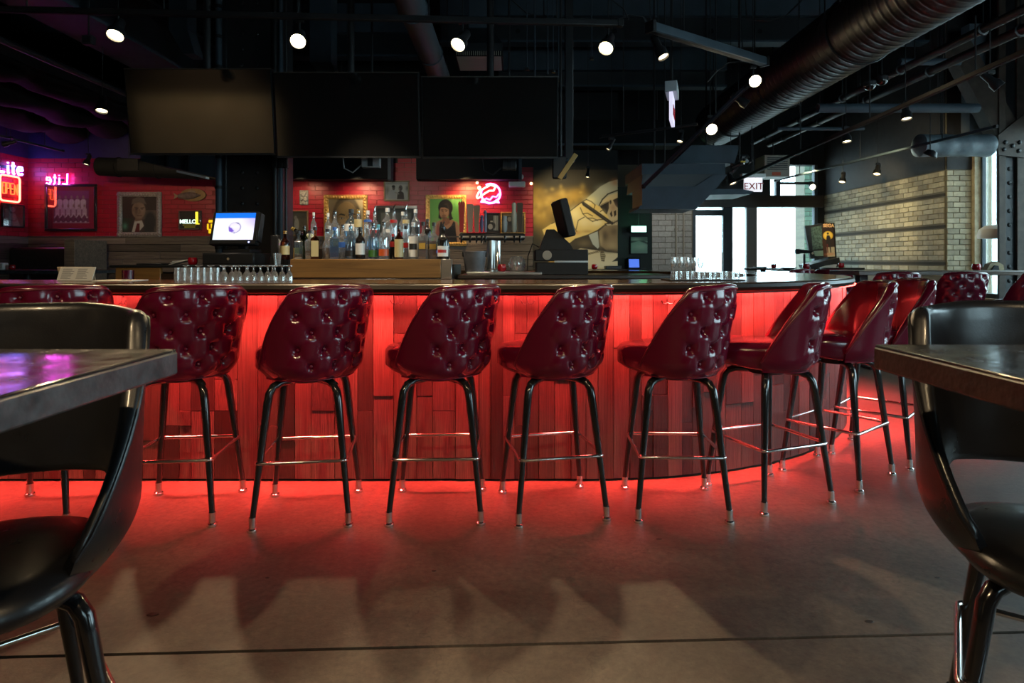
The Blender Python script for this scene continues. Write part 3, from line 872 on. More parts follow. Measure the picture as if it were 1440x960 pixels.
WH, CRM, GRN, ORG, GLD, BLK, RED, BLU, TEAL = (.75, .75, .72), (.55, .45, .22), (.05, .16, .03), (.6, .10, .02), (.45, .28, .05), (.02, .02, .02), (.4, .02, .02), (.05, .15, .5), (.1, .4, .5)
M['whisky'] = pm('whisky', (.10, .032, .006), .1)
M['rum'] = pm('clear_spirit', (.30, .34, .36), .12)
F_ = [  # front row
    ('amber bottle with oval tan label, leftmost of the front row', 'round', 403, .22, .035, 'bottle_amber', GLD, CRM, (.18, .48), 'whisky', .5, False),
    ('narrow bottle with yellow strip label, second in the front row', 'tall', 414, .23, .022, 'bottle_dark', BLK, GLD, (.05, .4), None, 0, False),
    ('pale blue bottle with no label, front row, left of twin dark bottles', 'square', 422, .22, .032, 'bottle_blue', BLK, None, None, 'whisky', .2, False),
    ('clear square bottle of dark spirit, front row, beside pale blue bottle', 'square', 433, .23, .033, 'bottle_clear', BLK, None, None, 'whisky', .3, False),
    ('square bottle with large tan paper label, front row', 'square', 445, .25, .036, 'bottle_amber', BLK, CRM, (.1, .58), 'whisky', .45, False),
    ('squat faceted bottle of brown spirit with black cap, front row', 'squat', 458, .24, .040, 'bottle_clear', BLK, None, None, 'whisky', .38, False),
    ('bright blue gin bottle in front of the portrait of the staring man', 'square', 472, .25, .036, 'bottle_blue', BLU, None, None, (.02, .10, .22), .40, False),
    ('wide blue bottle with small dark label, front row', 'round', 491, .27, .043, 'bottle_blue', BLK, BLK, (.10, .26), (.03, .08, .14), .42, True),
    ('dark bottle with round white label, front row', 'round', 508, .25, .036, 'bottle_dark', BLK, WH, (.16, .50), None, 0, False),
    ('clear bottle with green band at its foot, front row', 'round', 523, .29, .036, 'bottle_blue', BLK, GRN, (.08, .26), None, 0, False),
    ('clear bottle with orange band at its foot, front row', 'round', 541, .29, .038, 'bottle_clear', BLK, ORG, (.10, .28), None, 0, False),
    ('red liqueur bottle with dark foot between orange band and tan label bottles', 'tall', 551, .20, .024, 'bottle_dark', RED, RED, (.5, .7), None, 0, False),
    ('bottle with tall tan label and black cap, front row', 'round', 562, .26, .034, 'bottle_amber', BLK, CRM, (.08, .60), 'whisky', .5, False),
    ('clear bottle with white label and dark middle band, front row', 'round', 580, .29, .037, 'bottle_clear', WH, WH, (.08, .62), 'rum', .6, False),
    ('square whisky bottle with slanted gold label, first of two alike', 'square', 596, .29, .034, 'bottle_clear', BLK, GLD, (.28, .44), 'whisky', .5, False),
    ('square whisky bottle with slanted gold label, second of two, beside the black bottle', 'square', 609, .29, .034, 'bottle_clear', BLK, GLD, (.28, .42), 'whisky', .5, False),
    ('black bottle with small white label and steel spout, last of the front row', 'round', 624, .26, .044, 'bottle_dark', BLK, WH, (.10, .40), None, 0, True),
]
for i, (lab, kind, px, h, r, gm, cap, lb, lz, liq, lh, sp) in enumerate(F_):
    t_ = bottle(lab, kind, px, 365, 4.70, h, r, gm, cap, lb, lz or (.1, .4), liq, lh, sp, RED if 'small white' in lab else (BLK if 'white label and dark' in lab else None))
    t_.location.y += .045 if i % 2 else -.03
B_ = [  # rear row on the riser
    ('slim bottle with pale cap, leftmost of the rear row', 'tall', 441, .27, .024, 'bottle_clear', WH, None, None, None, 0, False),
    ('slim clear bottle at the left edge of the portrait frame, rear row', 'tall', 457, .27, .027, 'bottle_clear', WH, None, None, None, 0, False),
    ('clear bottle with large black stopper, rear row', 'round', 471, .28, .040, 'bottle_clear', BLK, None, None, None, 0, False),
    ('wide frosted domed bottle before the portrait mouth, rear row', 'dome', 490, .30, .058, 'bottle_blue', BLK, WH, (.45, .62), None, 0, False),
    ('bottle with amber neck, rear row, right of frosted dome', 'round', 504, .29, .034, 'bottle_clear', GLD, CRM, (.55, .75), None, 0, False),
    ('clear bottle with dark blue neck ring, rear row', 'tall', 514, .29, .034, 'bottle_clear', WH, BLU, (.70, .76), None, 0, False),
    ('clear bottle with steel pour spout, rear row, left of dark framed poster', 'round', 527, .28, .038, 'bottle_clear', BLK, RED, (.3, .5), None, 0, True),
    ('tall clear vodka bottle with white cap below the couple photograph', 'tall', 542, .31, .043, 'bottle_clear', WH, WH, (.40, .48), None, 0, False),
    ('clear bottle with red neck and steel spout, rear row', 'tall', 554, .29, .032, 'bottle_clear', BLK, RED, (.66, .74), None, 0, True),
    ('tall clear bottle with pale red label, rear row', 'tall', 564, .28, .036, 'bottle_clear', WH, RED, (.32, .46), None, 0, False),
    ('clear bottle with amber neck label and steel spout, rear row', 'tall', 571, .29, .030, 'bottle_clear', BLK, CRM, (.64, .74), None, 0, True),
    ('clear bottle with dark label and white top, last tall one of the rear row', 'tall', 582, .30, .038, 'bottle_clear', WH, BLK, (.38, .55), None, 0, False),
    ('small dark bottle before the gilt green portrait, rear row', 'round', 601, .22, .032, 'bottle_dark', BLK, None, None, None, 0, False),
]
for i, (lab, kind, px, h, r, gm, cap, lb, lz, liq, lh, sp) in enumerate(B_):
    t_ = bottle(lab, kind, px, 352, 5.05, h * 1.12, r, gm, cap, lb, lz or (.1, .4), liq, lh, sp)
    t_.location.y += .085 if i % 2 else 0
# second file between the two rows, partly hidden
for (lab, kind, px, h, r, gm, cap, lb) in [
        ('short clear bottle half hidden behind the pale blue bottle', 'round', 428, .27, .030, 'bottle_green', BLK, None),
        ('clear short bottle half hidden behind the squat faceted bottle', 'round', 463, .27, .033, 'bottle_clear', WH, None),
        ('clear bottle half hidden behind the wide blue bottle', 'round', 482, .28, .034, 'bottle_clear', BLK, BLU),
        ('clear bottle half hidden behind the green banded bottle', 'round', 516, .28, .034, 'bottle_clear', WH, None),
        ('pale bottle half hidden between green banded and orange banded bottles', 'tall', 532, .28, .030, 'bottle_blue', TEAL, TEAL),
        ('clear bottle half hidden behind the tan label bottle', 'tall', 571, .27, .032, 'bottle_clear', BLK, RED)]:
    bottle(lab, kind, px, 362, 4.85, h, r, gm, cap, lb, (.35, .5))
# tilted green bottle lying on its rack
gb = thing('wine_bottle', 'dark green wine bottle lying tilted above the front row', 'bottle', P(450, 345, 4.98), 0)
gb.rotation_euler = (0, R(-62), 0); gb.location.z = 1.335
MB().lathe(bottle_prof('round', .26, .036), 14).build('glass_body', M['bottle_dark'], gb, smooth=50)
MB().lathe([(.0375, .05), (.0375, .12)], 14, None, False, False).build('label', capm((.16, .17, .08)), gb)
MB().lathe([(.015, .235), (.014, .262)], 10).build('cap', capm(GLD), gb)
# small caddy of bar tools left of the bottles
ca = thing('bar_caddy', 'black caddy with straws and napkins left of the bottles', 'caddy', (P(393, 352, 4.8).x, 4.78, 1.162))
MB().box(-.05, .06, -.05, .05, 0, .06, .003).build('tray', M['black'], ca)
MB().box(-.05, .005, -.03, .03, .06, .23, .004).build('divider', M['steelblack'], ca)
for k in range(7):
    xx = .012 + .006 * k
    MB().cyl((xx, -.02 + .006 * (k % 3), .06), (xx + .01 * (k - 3) / 3, -.02, .19 + .01 * (k % 2)), .0025, .0025, 6).build('straw', M['white2'] if k % 3 else M['grey'], ca)
MB().box(.02, .05, -.045, -.025, .155, .165).build('napkin', pm('violet_napkin', (.45, .32, .7), .6), ca)
cu = thing('plastic_cup', 'small clear plastic cup below the caddy beside the cash drawer', 'cup', (P(390, 370, 4.5).x, 4.5, 1.162))
MB().lathe([(.022, 0), (.030, .085), (.028, .085), (.021, .004)], 14, None, True, False).build('cup_wall', M['glassware'], cu)

# ------------------------------------------------------------------ glasses on the counter
goblet = [(.034, 0), (.034, .004), (.008, .010), (.0065, .016), (.0065, .034), (.012, .042), (.026, .055), (.033, .078), (.034, .105), (.033, .105), (.031, .078), (.024, .058), (.010, .046)]
flip = lambda pr, h: [(r, h - z) for r, z in pr]
goblet = [(r * .95, z * .82) for r, z in goblet]
goblet = [(r * .62, z) for r, z in goblet]
gob_me = MB().lathe(flip(goblet, .105 * .82), 16, None, True, False).mesh('bowl', M['glassware'], 60)
tum_me = MB().lathe([(.028, 0), (.034, .085), (.032, .085), (.027, .010), (.0005, .010)][::1], 16, None, True, False).mesh('tumbler_wall', M['glassware'], 50)
tumf_me = MB().lathe([(.0185, 0), (.0155, .074), (.0005, .074)], 16, None, False, False).mesh('tumbler_wall', M['glassware'], 50)
YG = 3.56
for k in range(10):
    px = 316 + k * 10.1
    t = use('stemmed_glass', gob_me, None, (P(px, 390, YG).x, YG, CT))
    tag(t, '%s upturned stemmed glass from the left in the row on the bar' % ORD[k], 'glass', 'upturned stemmed glasses on the bar')
for k in range(7):
    px = 249.5 + k * 9.2
    t = use('tumbler', tumf_me, None, (P(px, 390, YG).x, YG + .0, CT))
    tag(t, '%s upturned tumbler from the left in the row on the bar' % ORD[k], 'glass', 'upturned tumblers on the bar')
for k in range(8):
    px = 262 + k * 17.3
    t = use('stemmed_glass', gob_me, None, (P(px, 390, YG + .085).x, YG + .085, CT))
    tag(t, '%s upturned stemmed glass in the back row behind the front glasses' % ORD[k], 'glass', 'upturned stemmed glasses on the bar')
# right hand set on a black mat
wine = [(.033, 0), (.033, .003), (.006, .007), (.0045, .014), (.0045, .075), (.012, .083), (.03, .105), (.035, .135), (.031, .175), (.030, .175), (.033, .135), (.028, .106), (.004, .086)]
wine_me = MB().lathe(wine, 14, None, True, False).mesh('bowl', M['glassware'], 60)
mt = MB().box(-.21, .21, -.13, .10, 0, .008, .002).build('bar_mat', M['black'], None, (1.10, 3.56, CT))
tag(mt, 'black rubber mat under the drying glasses on the right of the bar', 'mat')
for k in range(5):
    px = 947 + k * 9.6
    t = use('wine_glass', wine_me, None, (P(px, 390, 3.62).x, 3.625, CT + (.008 if px > 945 else 0)), None, (.52, .52, .72))
    tag(t, '%s upright wine glass from the left on the black bar mat' % ORD[k], 'glass', 'wine glasses on the bar mat')
for k in range(13):
    px = 946 + k * 7.9
    dark = k in (6, 7, 8)
    t = use('tumbler', tumf_me, None, (P(px, 390, 3.50 + .055 * (k % 2)).x, 3.465 + .075 * (k % 2), CT + (.008 if 944 < px < 1044 else 0)), None, (1.25, 1.25, .62))
    tag(t, '%s small upturned glass from the left on the black bar mat' % ORD[k], 'glass', 'small upturned glasses on the bar mat')
    if dark:
        pass
# ------------------------------------------------------------------ menu, papers, candles
me_ = thing('menu', 'open white printed menu standing folded on the bar at left', 'menu', (P(104, 391, 3.45).x, 3.45, CT + .002), R(-4))
MB().box(-.105, .105, -.0015, .0015, 0, .082).build('page', M['white'], me_, (.018, -.02, 0), (R(-22), 0, 0))
MB().box(-.105, .105, -.0015, .0015, 0, .082).build('page', pm('cream_page', (.5, .42, .30), .7), me_, (-.008, .042, 0), (R(20), 0, 0))
mb = MB()
for c in range(2):
    for r_ in range(9):
        x0 = -.085 + c * .09
        mb.box(x0, x0 + random.uniform(.04, .07), -.0022, -.0016, .012 + r_ * .007, .0145 + r_ * .007)
mb.build('print_lines', M['grey'], me_, (.018, -.02, 0), (R(-22), 0, 0))
pa = MB().box(-.11, .11, -.08, .08, 0, .004).build('paper_sheet', M['white'], None, (P(170, 391, 3.5).x, 3.5, CT)); tag(pa, 'flat white sheet lying on the bar right of the menu', 'paper')
M['candle'] = pm('red_candle_glass', (.32, .004, .012), .12, coat=.5)
flame = emit('candle_flame', (1.0, .25, .06), 6.0)
cand_b = MB().lathe([(.024, 0), (.034, .012), (.036, .035), (.030, .058), (.028, .058), (.033, .035), (.022, .01)], 16, None, True, False).mesh('cup', M['candle'], 60)
cand_f = MB().sphere((0, 0, .03), .008, 1, 1, 1.5, 8).mesh('flame', flame, 80)
def candle(label, loc, s=1.0):
    t = thing('candle_holder', label, 'candle', loc, 0, 'red glass candle holders')
    use('cup', cand_b, t, None, None, (s, s, s)); use('flame', cand_f, t, None, None, (s, s, s))
    return t
jar = thing('candle_jar', 'dark red glass jar on the bar left of the amber board', 'jar', (P(180, 391, 3.62).x, 3.62, CT))
MB().lathe([(.026, 0), (.032, .005), (.032, .058), (.030, .058), (.029, .008)], 16, None, True, False).build('cup', pm('dark_red_jar', (.05, .002, .012), .12), jar)
candle('red candle holder beside the folded menus on the register counter', (P(271, 370, 4.6).x, 4.6, 1.162), .95)
fm = thing('folded_menus', 'stack of white menus lying tilted on the register counter', 'menu', (P(254, 371, 4.65).x, 4.66, 1.162))
for k in range(3):
    MB().box(-.07, .07, -.05, .05, 0, .004).build('menu_card', M['white'], fm, (.01 * k, 0, .017 + .007 * k), (0, R(-14 + 4 * k), R(8 * k)))
tr_ = MB().box(-.14, .05, -.07, .07, 0, .012, .004).build('service_tray', M['black'], None, (P(225, 372, 4.62).x, 4.62, 1.162)); tag(tr_, 'flat black tray left of the white menus on register counter', 'tray')

# ------------------------------------------------------------------ lit register
lx = P(332, 360, 4.62).x
cd = thing('till', 'black metal cash drawer with round lock under the lit screen', 'cash drawer', (lx, 4.66, 1.162))
MB().box(-.19, .19, -.17, .17, 0, .088, .004).build('drawer_case', M['steelblack'], cd)
MB().box(-.183, .183, -.176, -.17, .008, .080, .002).build('drawer_front', M['black'], cd)
MB().cyl((.005, -.176, .044), (.005, -.183, .044), .010, .010, 14).build('lock', M['chrome'], cd)
rg = thing('point_of_sale_screen', 'touch screen register with glowing blue and white display on cash drawer', 'register', (lx + .02, 4.62, 1.25), R(-6))
MB().box(-.10, .12, -.05, .12, 0, .03, .006).build('stand_base', M['black'], rg)
MB().box(-.03, .03, .04, .09, .03, .2, .004).build('stand_neck', M['black'], rg)
hd = MB().box(-.185, .185, -.02, .035, -.125, .135, .008).build('display_case', M['black'], rg, (-.02, -.01, .18), (R(-14), 0, 0))
def grid_paint(name, W, H, nx, ny, fn, mat, parent=None, loc=None, rot=None, both=False):
    """flat print of size W x H in the XZ plane (facing -Y); fn returns an (ny+1, nx+1, 3) linear colour array, row 0 at the bottom"""
    xs = np.linspace(-W / 2, W / 2, nx + 1); zs = np.linspace(0, H, ny + 1)
    gx, gz = np.meshgrid(xs, zs)
    co = np.stack([gx, np.zeros_like(gx), gz], -1).reshape(-1, 3)
    idx = np.arange((nx + 1) * (ny + 1)).reshape(ny + 1, nx + 1)
    f = np.stack([idx[:-1, :-1], idx[:-1, 1:], idx[1:, 1:], idx[1:, :-1]], -1).reshape(-1, 4)
    me = bpy.data.meshes.new(name)
    me.vertices.add(len(co)); me.vertices.foreach_set('co', co.ravel())
    me.loops.add(f.size); me.loops.foreach_set('vertex_index', f.ravel())
    me.polygons.add(len(f)); me.polygons.foreach_set('loop_start', np.arange(0, f.size, 4)); me.polygons.foreach_set('loop_total', np.full(len(f), 4))
    me.update(calc_edges=True)
    ca_ = me.color_attributes.new('Col', 'FLOAT_COLOR', 'POINT')
    u = (gx + W / 2) / W; v = gz / H
    c = fn(u, v)
    ca_.data.foreach_set('color', np.concatenate([c, np.ones(c.shape[:2] + (1,))], -1).astype(np.float32).ravel())
    me.materials.append(mat)
    return link(bpy.data.objects.new(name, me), parent, loc, rot)
class Canvas:
    """soft-edged drawing on an array; coordinates in 0..1, v upward, aspect = W/H"""
    def __init__(s, u, v, bgc, asp=1.0):
        s.u, s.v, s.a = u * asp, v, asp
        s.c = np.empty(u.shape + (3,)); s.c[:] = bgc
        s.px = 1.5 / u.shape[0]
    def mix(s, m, col):
        m = np.clip(m, 0, 1)[..., None]
        s.c = s.c * (1 - m) + np.array(col) * m
    def ell(s, cx, cy, rx, ry, col, soft=None, al=1.0, ang=0):
        dx, dy = s.u - cx * s.a, s.v - cy
        if ang:
            ca, sa = math.cos(R(ang)), math.sin(R(ang)); dx, dy = dx * ca + dy * sa, -dx * sa + dy * ca
        d = np.sqrt((dx / rx) ** 2 + (dy / ry) ** 2)
        sf = soft if soft is not None else s.px / min(rx, ry)
        s.mix(al * np.clip((1 - d) / sf + .5, 0, 1), col)
    def blob(s, cx, cy, rx, ry, col, al=1.0):
        d = ((s.u - cx * s.a) / rx) ** 2 + ((s.v - cy) / ry) ** 2
        s.mix(al * np.exp(-d), col)
    def poly(s, pts, col, al=1.0, soft=0):
        inside = np.zeros(s.u.shape, bool)
        P_ = [(x * s.a, y) for x, y in pts]
        dist = np.full(s.u.shape, 9.0)
        for i in range(len(P_)):
            (x0, y0), (x1, y1) = P_[i], P_[(i + 1) % len(P_)]
            if y0 != y1:
                c = (y0 > s.v) != (y1 > s.v)
                inside ^= c & (s.u < (x1 - x0) * (s.v - y0) / (y1 - y0) + x0)
            dist = np.minimum(dist, s.seg(x0, y0, x1, y1))
        sd = np.where(inside, dist, -dist)
        s.mix(al * np.clip(sd / max(soft, s.px) + .5, 0, 1), col)
    def seg(s, x0, y0, x1, y1):
        dx, dy = x1 - x0, y1 - y0; l2 = dx * dx + dy * dy + 1e-12
        t = np.clip(((s.u - x0) * dx + (s.v - y0) * dy) / l2, 0, 1)
        return np.hypot(s.u - x0 - t * dx, s.v - y0 - t * dy)
    def line(s, pts, w_, col, al=1.0, soft=None):
        P_ = [(x * s.a, y) for x, y in pts]
        d = np.full(s.u.shape, 9.0)
        for (a, b), (c, e) in zip(P_[:-1], P_[1:]): d = np.minimum(d, s.seg(a, b, c, e))
        s.mix(al * np.clip((w_ / 2 - d) / (soft or s.px) + .5, 0, 1), col)
    def rect(s, x0, y0, x1, y1, col, al=1.0): s.poly([(x0, y0), (x1, y0), (x1, y1), (x0, y1)], col, al)
M['screen'] = paintmat('screen_picture', .2, 1.0)
M['screen'].node_tree.nodes['Principled BSDF'].inputs['Base Color'].default_value = (0, 0, 0, 1)
def scr(u, v):
    c = Canvas(u, v, (.80, .82, .95), 1.3)
    c.blob(1.0, .75, .35, .3, (.45, .38, .95), .8)
    c.blob(.05, .15, .3, .2, (.62, .80, .9), .7)
    c.rect(-.1, .80, 1.1, 1.1, (.01, .16, .80))
    c.ell(.52, .45, .20, .20, (.10, .08, .25)); c.ell(.515, .452, .18, .185, (.70, .68, .93))
    c.poly([(.36, .50), (.44, .44), (.52, .32), (.46, .28), (.38, .30)], (.16, .09, .55))
    c.poly([(.53, .64), (.60, .62), (.62, .57), (.56, .60)], (.06, .05, .2))
    c.line([(.42, .47), (.60, .49)], .02, (.95, .95, 1))
    c.line([(.52, .27), (.52, .22)], .02, (.1, .08, .3))
    return c.c
grid_paint('screen', .318, .21, 64, 44, scr, M['screen'], hd, (0, -.0215, -.088))
MB().sphere((.13, -.0205, -.106), .006, 1, .5, 1, 8).build('power_light', emit('power_led', (.25, .3, 1), 8), hd)
MB().box(.185, .205, -.03, .03, -.10, .12, .004).build('card_reader', M['steelblack'], hd)

# ------------------------------------------------------------------ second terminal, seen from behind
tx = P(788, 370, 4.86).x
t2 = thing('receipt_printer', 'black printer box stacked on a cash drawer before the mural', 'printer', (tx, 4.86, 1.085))
MB().box(-.195, .20, -.17, .17, .001, .095, .004).build('drawer_case', M['black'], t2)
MB().box(-.205, .20, -.175, .17, .105, .195, .006).build('printer_body', M['black'], t2)
MB().box(-.06, .20, -.179, -.17, .094, .108).build('metal_seam', M['steel'], t2)
MB().lathe([(.034, 0), (.036, .004), (.026, .005), (.026, .002)], 20, Matrix.Translation((-.115, -.175, .15)) @ Matrix.Rotation(R(90), 4, 'X')).build('round_badge', M['beige'], t2)
t3 = thing('terminal', 'black point of sale terminal seen from behind, its screen tilted up', 'register', (tx - .02, 4.86, 1.28))
MB().prism([(-.15, 0), (.12, 0), (.09, .05), (-.03, .16), (-.09, .16)], -.05, .06).build('stand', M['black'], t3)
MB().box(-.035, .035, -.17, .15, -.14, .16, .012).build('display_case', M['black'], t3, (.04, -.02, .235), (0, R(-14), R(8)))
MB().tube([(-.15, 0, .02), (-.20, .04, .05), (-.235, .10, -.05), (-.24, .13, -.185)], .004, 6).build('cable', M['black'], t3)

# ------------------------------------------------------------------ beer taps
tt = thing('beer_tap_tower', 'steel beer tap tower with a long rail of taps before the red wall', 'beer tower', (P(693, 380, 4.95).x, 4.95, 1.108))
def at(px, py): p = P(px, py, 4.95); return (p.x - tt.location.x, p.z - 1.108)
MB().lathe([(.050, 0), (.050, .01), (.032, .02), (.032, .25)], 18, Matrix.Translation((-.012, 0, 0))).build('column', M['steel'], tt)
MB().lathe([(.030, 0), (.022, .012), (.022, .25)], 14, Matrix.Translation((.038, .02, 0))).build('column', M['chrome'], tt)
xa, za = at(646, 333); xb, _ = at(738, 333)
MB().box(xa, xb, -.035, .035, za - .03, za + .03, .012).build('rail', M['steelblack'], tt)
MB().box(xa, xb, -.038, -.034, za - .006, za + .006).build('rail_trim', M['steel'], tt)
HND = [(650, 289, .05, (.22, .006, .012), 'crown'), (662, 288, .055, (.20, .16, .13), 'flat'), (671, 290, .05, (.16, .12, .085), 'flat'),
       (678, 303, .035, (.03, .06, .16), 'stick'), (683, 296, .03, (.10, .14, .24), 'stick'), (710, 304, .05, (.25, .32, .36), 'round'), (723, 286, .055, (.35, .40, .36), 'round'), (731, 286, .05, (.03, .025, .02), 'flat')]
for i, (px, pt, wd, c, kd) in enumerate(HND):
    x, zt = at(px, pt); _, zb = at(px, 327)
    fa = MB().tube([(x, -.035, za), (x, -.08, za), (x, -.095, za - .05)], [.010, .009, .007], 8).build('faucet', M['chrome'], tt)
    mb = MB()
    if kd == 'round': mb.lathe([(.010, 0), (wd * .36, .02), (wd * .42, (zt - zb) * .6), (wd * .30, (zt - zb) * .72), (wd * .34, (zt - zb) * .95), (wd * .2, zt - zb)], 14)
    elif kd == 'stick': mb.lathe([(.008, 0), (wd * .3, .02), (wd * .42, (zt - zb) * .5), (wd * .25, (zt - zb) * .8), (wd * .45, (zt - zb) * .9), (.004, zt - zb)], 12)
    else: mb.prism([(-wd * .28, 0), (wd * .28, 0), (wd * .5, (zt - zb) * .95), (wd * .4, zt - zb), (-wd * .4, zt - zb), (-wd * .5, (zt - zb) * .95)], -.014, .014)
    if kd == 'crown':
        for s_ in (-1, 0, 1): mb.lathe([(.009, zt - zb - .01), (.012, zt - zb + .012), (.001, zt - zb + .03)], 6, Matrix.Translation((s_ * .016, 0, 0)))
    h_ = mb.build('tap_handle', pm('tap_handle_%d' % i, c, .35), fa, (x, -.06, zb - 0.0))
    h_.matrix_parent_inverse.identity()
pe = thing('ice_bucket', 'dented galvanised bucket with dark handles left of the tap column', 'bucket', (P(668, 380, 4.8).x, 4.76, 1.108))
MB().lathe([(.070, 0), (.074, .004), (.092, .15), (.096, .152), (.096, .158), (.088, .158), (.070, .01)], 22, None, True, False).build('pail', pm('galvanised', (.16, .16, .17), .5, metal=.4, noise=.3), pe)
for s_ in (-1, 1): MB().box(s_ * .082 - .014, s_ * .082 + .014, -.03, .03, .115, .165, .006).build('ear', M['black'], pe)
gl = thing('glass_jar', 'round clear glass jar with pink straws right of the tap column', 'jar', (P(727, 378, 4.9).x, 4.86, 1.108))
MB().lathe([(.05, 0), (.062, .02), (.068, .06), (.06, .105), (.045, .12), (.043, .12), (.058, .10), (.064, .06), (.05, .01)], 18, None, True, False).build('jar_wall', M['glassware'], gl)
for k in range(9):
    a = k * .9
    MB().cyl((.03 * math.cos(a), .03 * math.sin(a), .012), (.045 * math.cos(a + .5), .045 * math.sin(a + .5), .06 + .012 * (k % 4)), .006, .006, 6).build('straw', pm('pink_straw_%d' % k, (.6, .25, .28) if k % 2 else (.6, .55, .5), .5), gl)
candle('red candle holder between the tap column and glass jar', (P(706, 374, 4.9).x, 4.84, 1.108))
# ------------------------------------------------------------------ mural
M['print'] = paintmat('printed_picture', .55)
M['muralpaint'] = paintmat('mural_paint', .65)
def mural_fn(u, v):
    # drawing laid out on an 823 x 900 sheet
    c = Canvas(u, v, (.022, .018, .010), 823 / 900)
    X = lambda x: (x - 62) / 823; Y = lambda y: (900 - y) / 900
    pts = lambda *q: [(X(x), Y(y)) for x, y in q]
    def bl(x, y, rx, ry, col, al): c.blob(X(x), Y(y), rx / 900, ry / 900, col, al)
    gold, pale = (.52, .31, .045), (.70, .48, .11)
    for (x, y, rx, ry, al) in [(90, 300, 70, 150, .75), (230, 300, 110, 90, .6), (420, 260, 120, 70, .75), (500, 220, 70, 50, .5), (150, 430, 100, 90, .55), (330, 350, 90, 60, .4), (100, 220, 60, 60, .4), (330, 220, 60, 40, .3)]:
        bl(x, y, rx, ry, gold, al)
    rng = np.random.default_rng(3)
    for k in range(60):
        x, y = rng.uniform(62, 560), rng.uniform(150, 450)
        bl(x, y, rng.uniform(15, 45), rng.uniform(12, 35), pale if k % 2 else (.05, .035, .012), rng.uniform(.1, .32))
    # white cloth and collar at the bottom
    c.poly(pts((420, 760), (520, 715), (700, 735), (890, 760), (890, 905), (300, 905)), (.62, .52, .33), soft=.01)
    bl(760, 860, 200, 60, (.75, .68, .5), .6)
    c.poly(pts((150, 905), (300, 740), (420, 760), (430, 905)), (.35, .22, .06), soft=.02)
    # dark sleeve under the arm
    c.poly(pts((300, 745), (470, 640), (600, 590), (700, 720), (560, 700), (440, 740)), (.045, .032, .018), soft=.008)
    bl(560, 670, 60, 30, (.16, .12, .06), .8)
    # cap
    c.poly(pts((545, 290), (620, 230), (720, 150), (800, 110), (890, 88), (890, 250), (800, 260), (705, 330), (640, 330)), (.34, .36, .30), soft=.006)
    bl(620, 280, 60, 40, (.75, .66, .32), .7); bl(760, 180, 70, 40, (.42, .46, .42), .6); bl(860, 115, 40, 30, (.35, .17, .08), .7)
    c.line(pts((705, 325), (735, 270), (790, 220), (890, 185)), .014, (.02, .018, .015))
    c.poly(pts((712, 320), (745, 275), (800, 235), (890, 205), (890, 260), (780, 290)), (.50, .42, .26), soft=.004)
    # skull face
    c.poly(pts((705, 330), (800, 285), (890, 255), (890, 520), (800, 520), (740, 470)), (.46, .38, .24), soft=.006)
    c.poly(pts((712, 330), (800, 288), (800, 350), (770, 430), (740, 400)), (.012, .010, .012), soft=.004)
    c.poly(pts((838, 275), (890, 250), (890, 350), (862, 325)), (.012, .010, .012), soft=.004)
    c.ell(X(815), Y(295), .012, .022, (.02, .018, .015))
    bl(840, 345, 35, 40, (.30, .20, .13), .8)
    c.poly(pts((808, 400), (826, 370), (836, 420), (822, 430)), (.02, .014, .01), soft=.003)
    c.poly(pts((846, 380), (870, 365), (872, 410), (852, 430)), (.02, .014, .01), soft=.003)
    c.line(pts((790, 490), (850, 480), (890, 462)), .012, (.04, .028, .02))
    for k in range(5): c.line(pts((820 + k * 16, 470 - k * 4), (824 + k * 16, 500 - k * 4)), .005, (.06, .045, .03))
    # chin and beard shading
    c.poly(pts((700, 560), (760, 510), (890, 500), (890, 745), (790, 745), (720, 690)), (.22, .155, .08), soft=.012)
    for (x, y, rx, ry, col, al) in [(760, 600, 35, 50, (.03, .02, .012), .7), (830, 690, 60, 40, (.40, .30, .16), .7), (850, 560, 40, 40, (.05, .035, .02), .6), (800, 740, 90, 18, (.03, .022, .015), .8), (720, 640, 20, 60, (.45, .34, .18), .6)]:
        bl(x, y, rx, ry, col, al)
    c.poly(pts((598, 590), (690, 560), (705, 700), (690, 720), (640, 680)), (.40, .42, .37), soft=.004)
    c.line(pts((598, 590), (640, 680), (690, 722)), .006, (.02, .016, .01))
    # arm and hand
    c.poly(pts((150, 545), (240, 490), (340, 445), (400, 390), (470, 340), (530, 300), (580, 270), (640, 300), (700, 330), (770, 390), (800, 440), (795, 480), (760, 500), (690, 550), (600, 590), (470, 630), (330, 735), (270, 740), (200, 690)), (.66, .49, .17), soft=.005)
    for (x, y, rx, ry, col, al) in [(300, 560, 110, 70, (.72, .50, .11), .8), (290, 690, 60, 40, (.60, .34, .05), .7), (470, 400, 60, 60, (.80, .70, .38), .8), (560, 470, 60, 50, (.78, .68, .40), .7), (680, 480, 60, 30, (.80, .72, .46), .8), (480, 570, 50, 20, (.50, .22, .04), .7), (590, 560, 60, 16, (.35, .18, .05), .6), (600, 300, 40, 22, (.75, .68, .42), .6), (730, 390, 30, 25, (.75, .68, .45), .6)]:
        bl(x, y, rx, ry, col, al)
    ink = (.035, .022, .010)
    for q in [((240, 490), (340, 445), (400, 390), (470, 340), (530, 298), (580, 270)), ((270, 742), (330, 735), (470, 630), (600, 590), (690, 550), (760, 500), (797, 480)),
              ((520, 345), (545, 400), (590, 440), (640, 470)), ((545, 400), (590, 395), (640, 420)), ((590, 440), (640, 440), (690, 460)), ((580, 270), (630, 290), (665, 320)),
              ((665, 320), (655, 350)), ((715, 380), (740, 365), (775, 400)), ((640, 470), (690, 455), (760, 450), (797, 480)), ((480, 540), (500, 460), (560, 430)), ((400, 430), (440, 500), (485, 560)),
              ((760, 492), (785, 488))]:
        c.line(pts(*q), .011, ink, .8, .004)
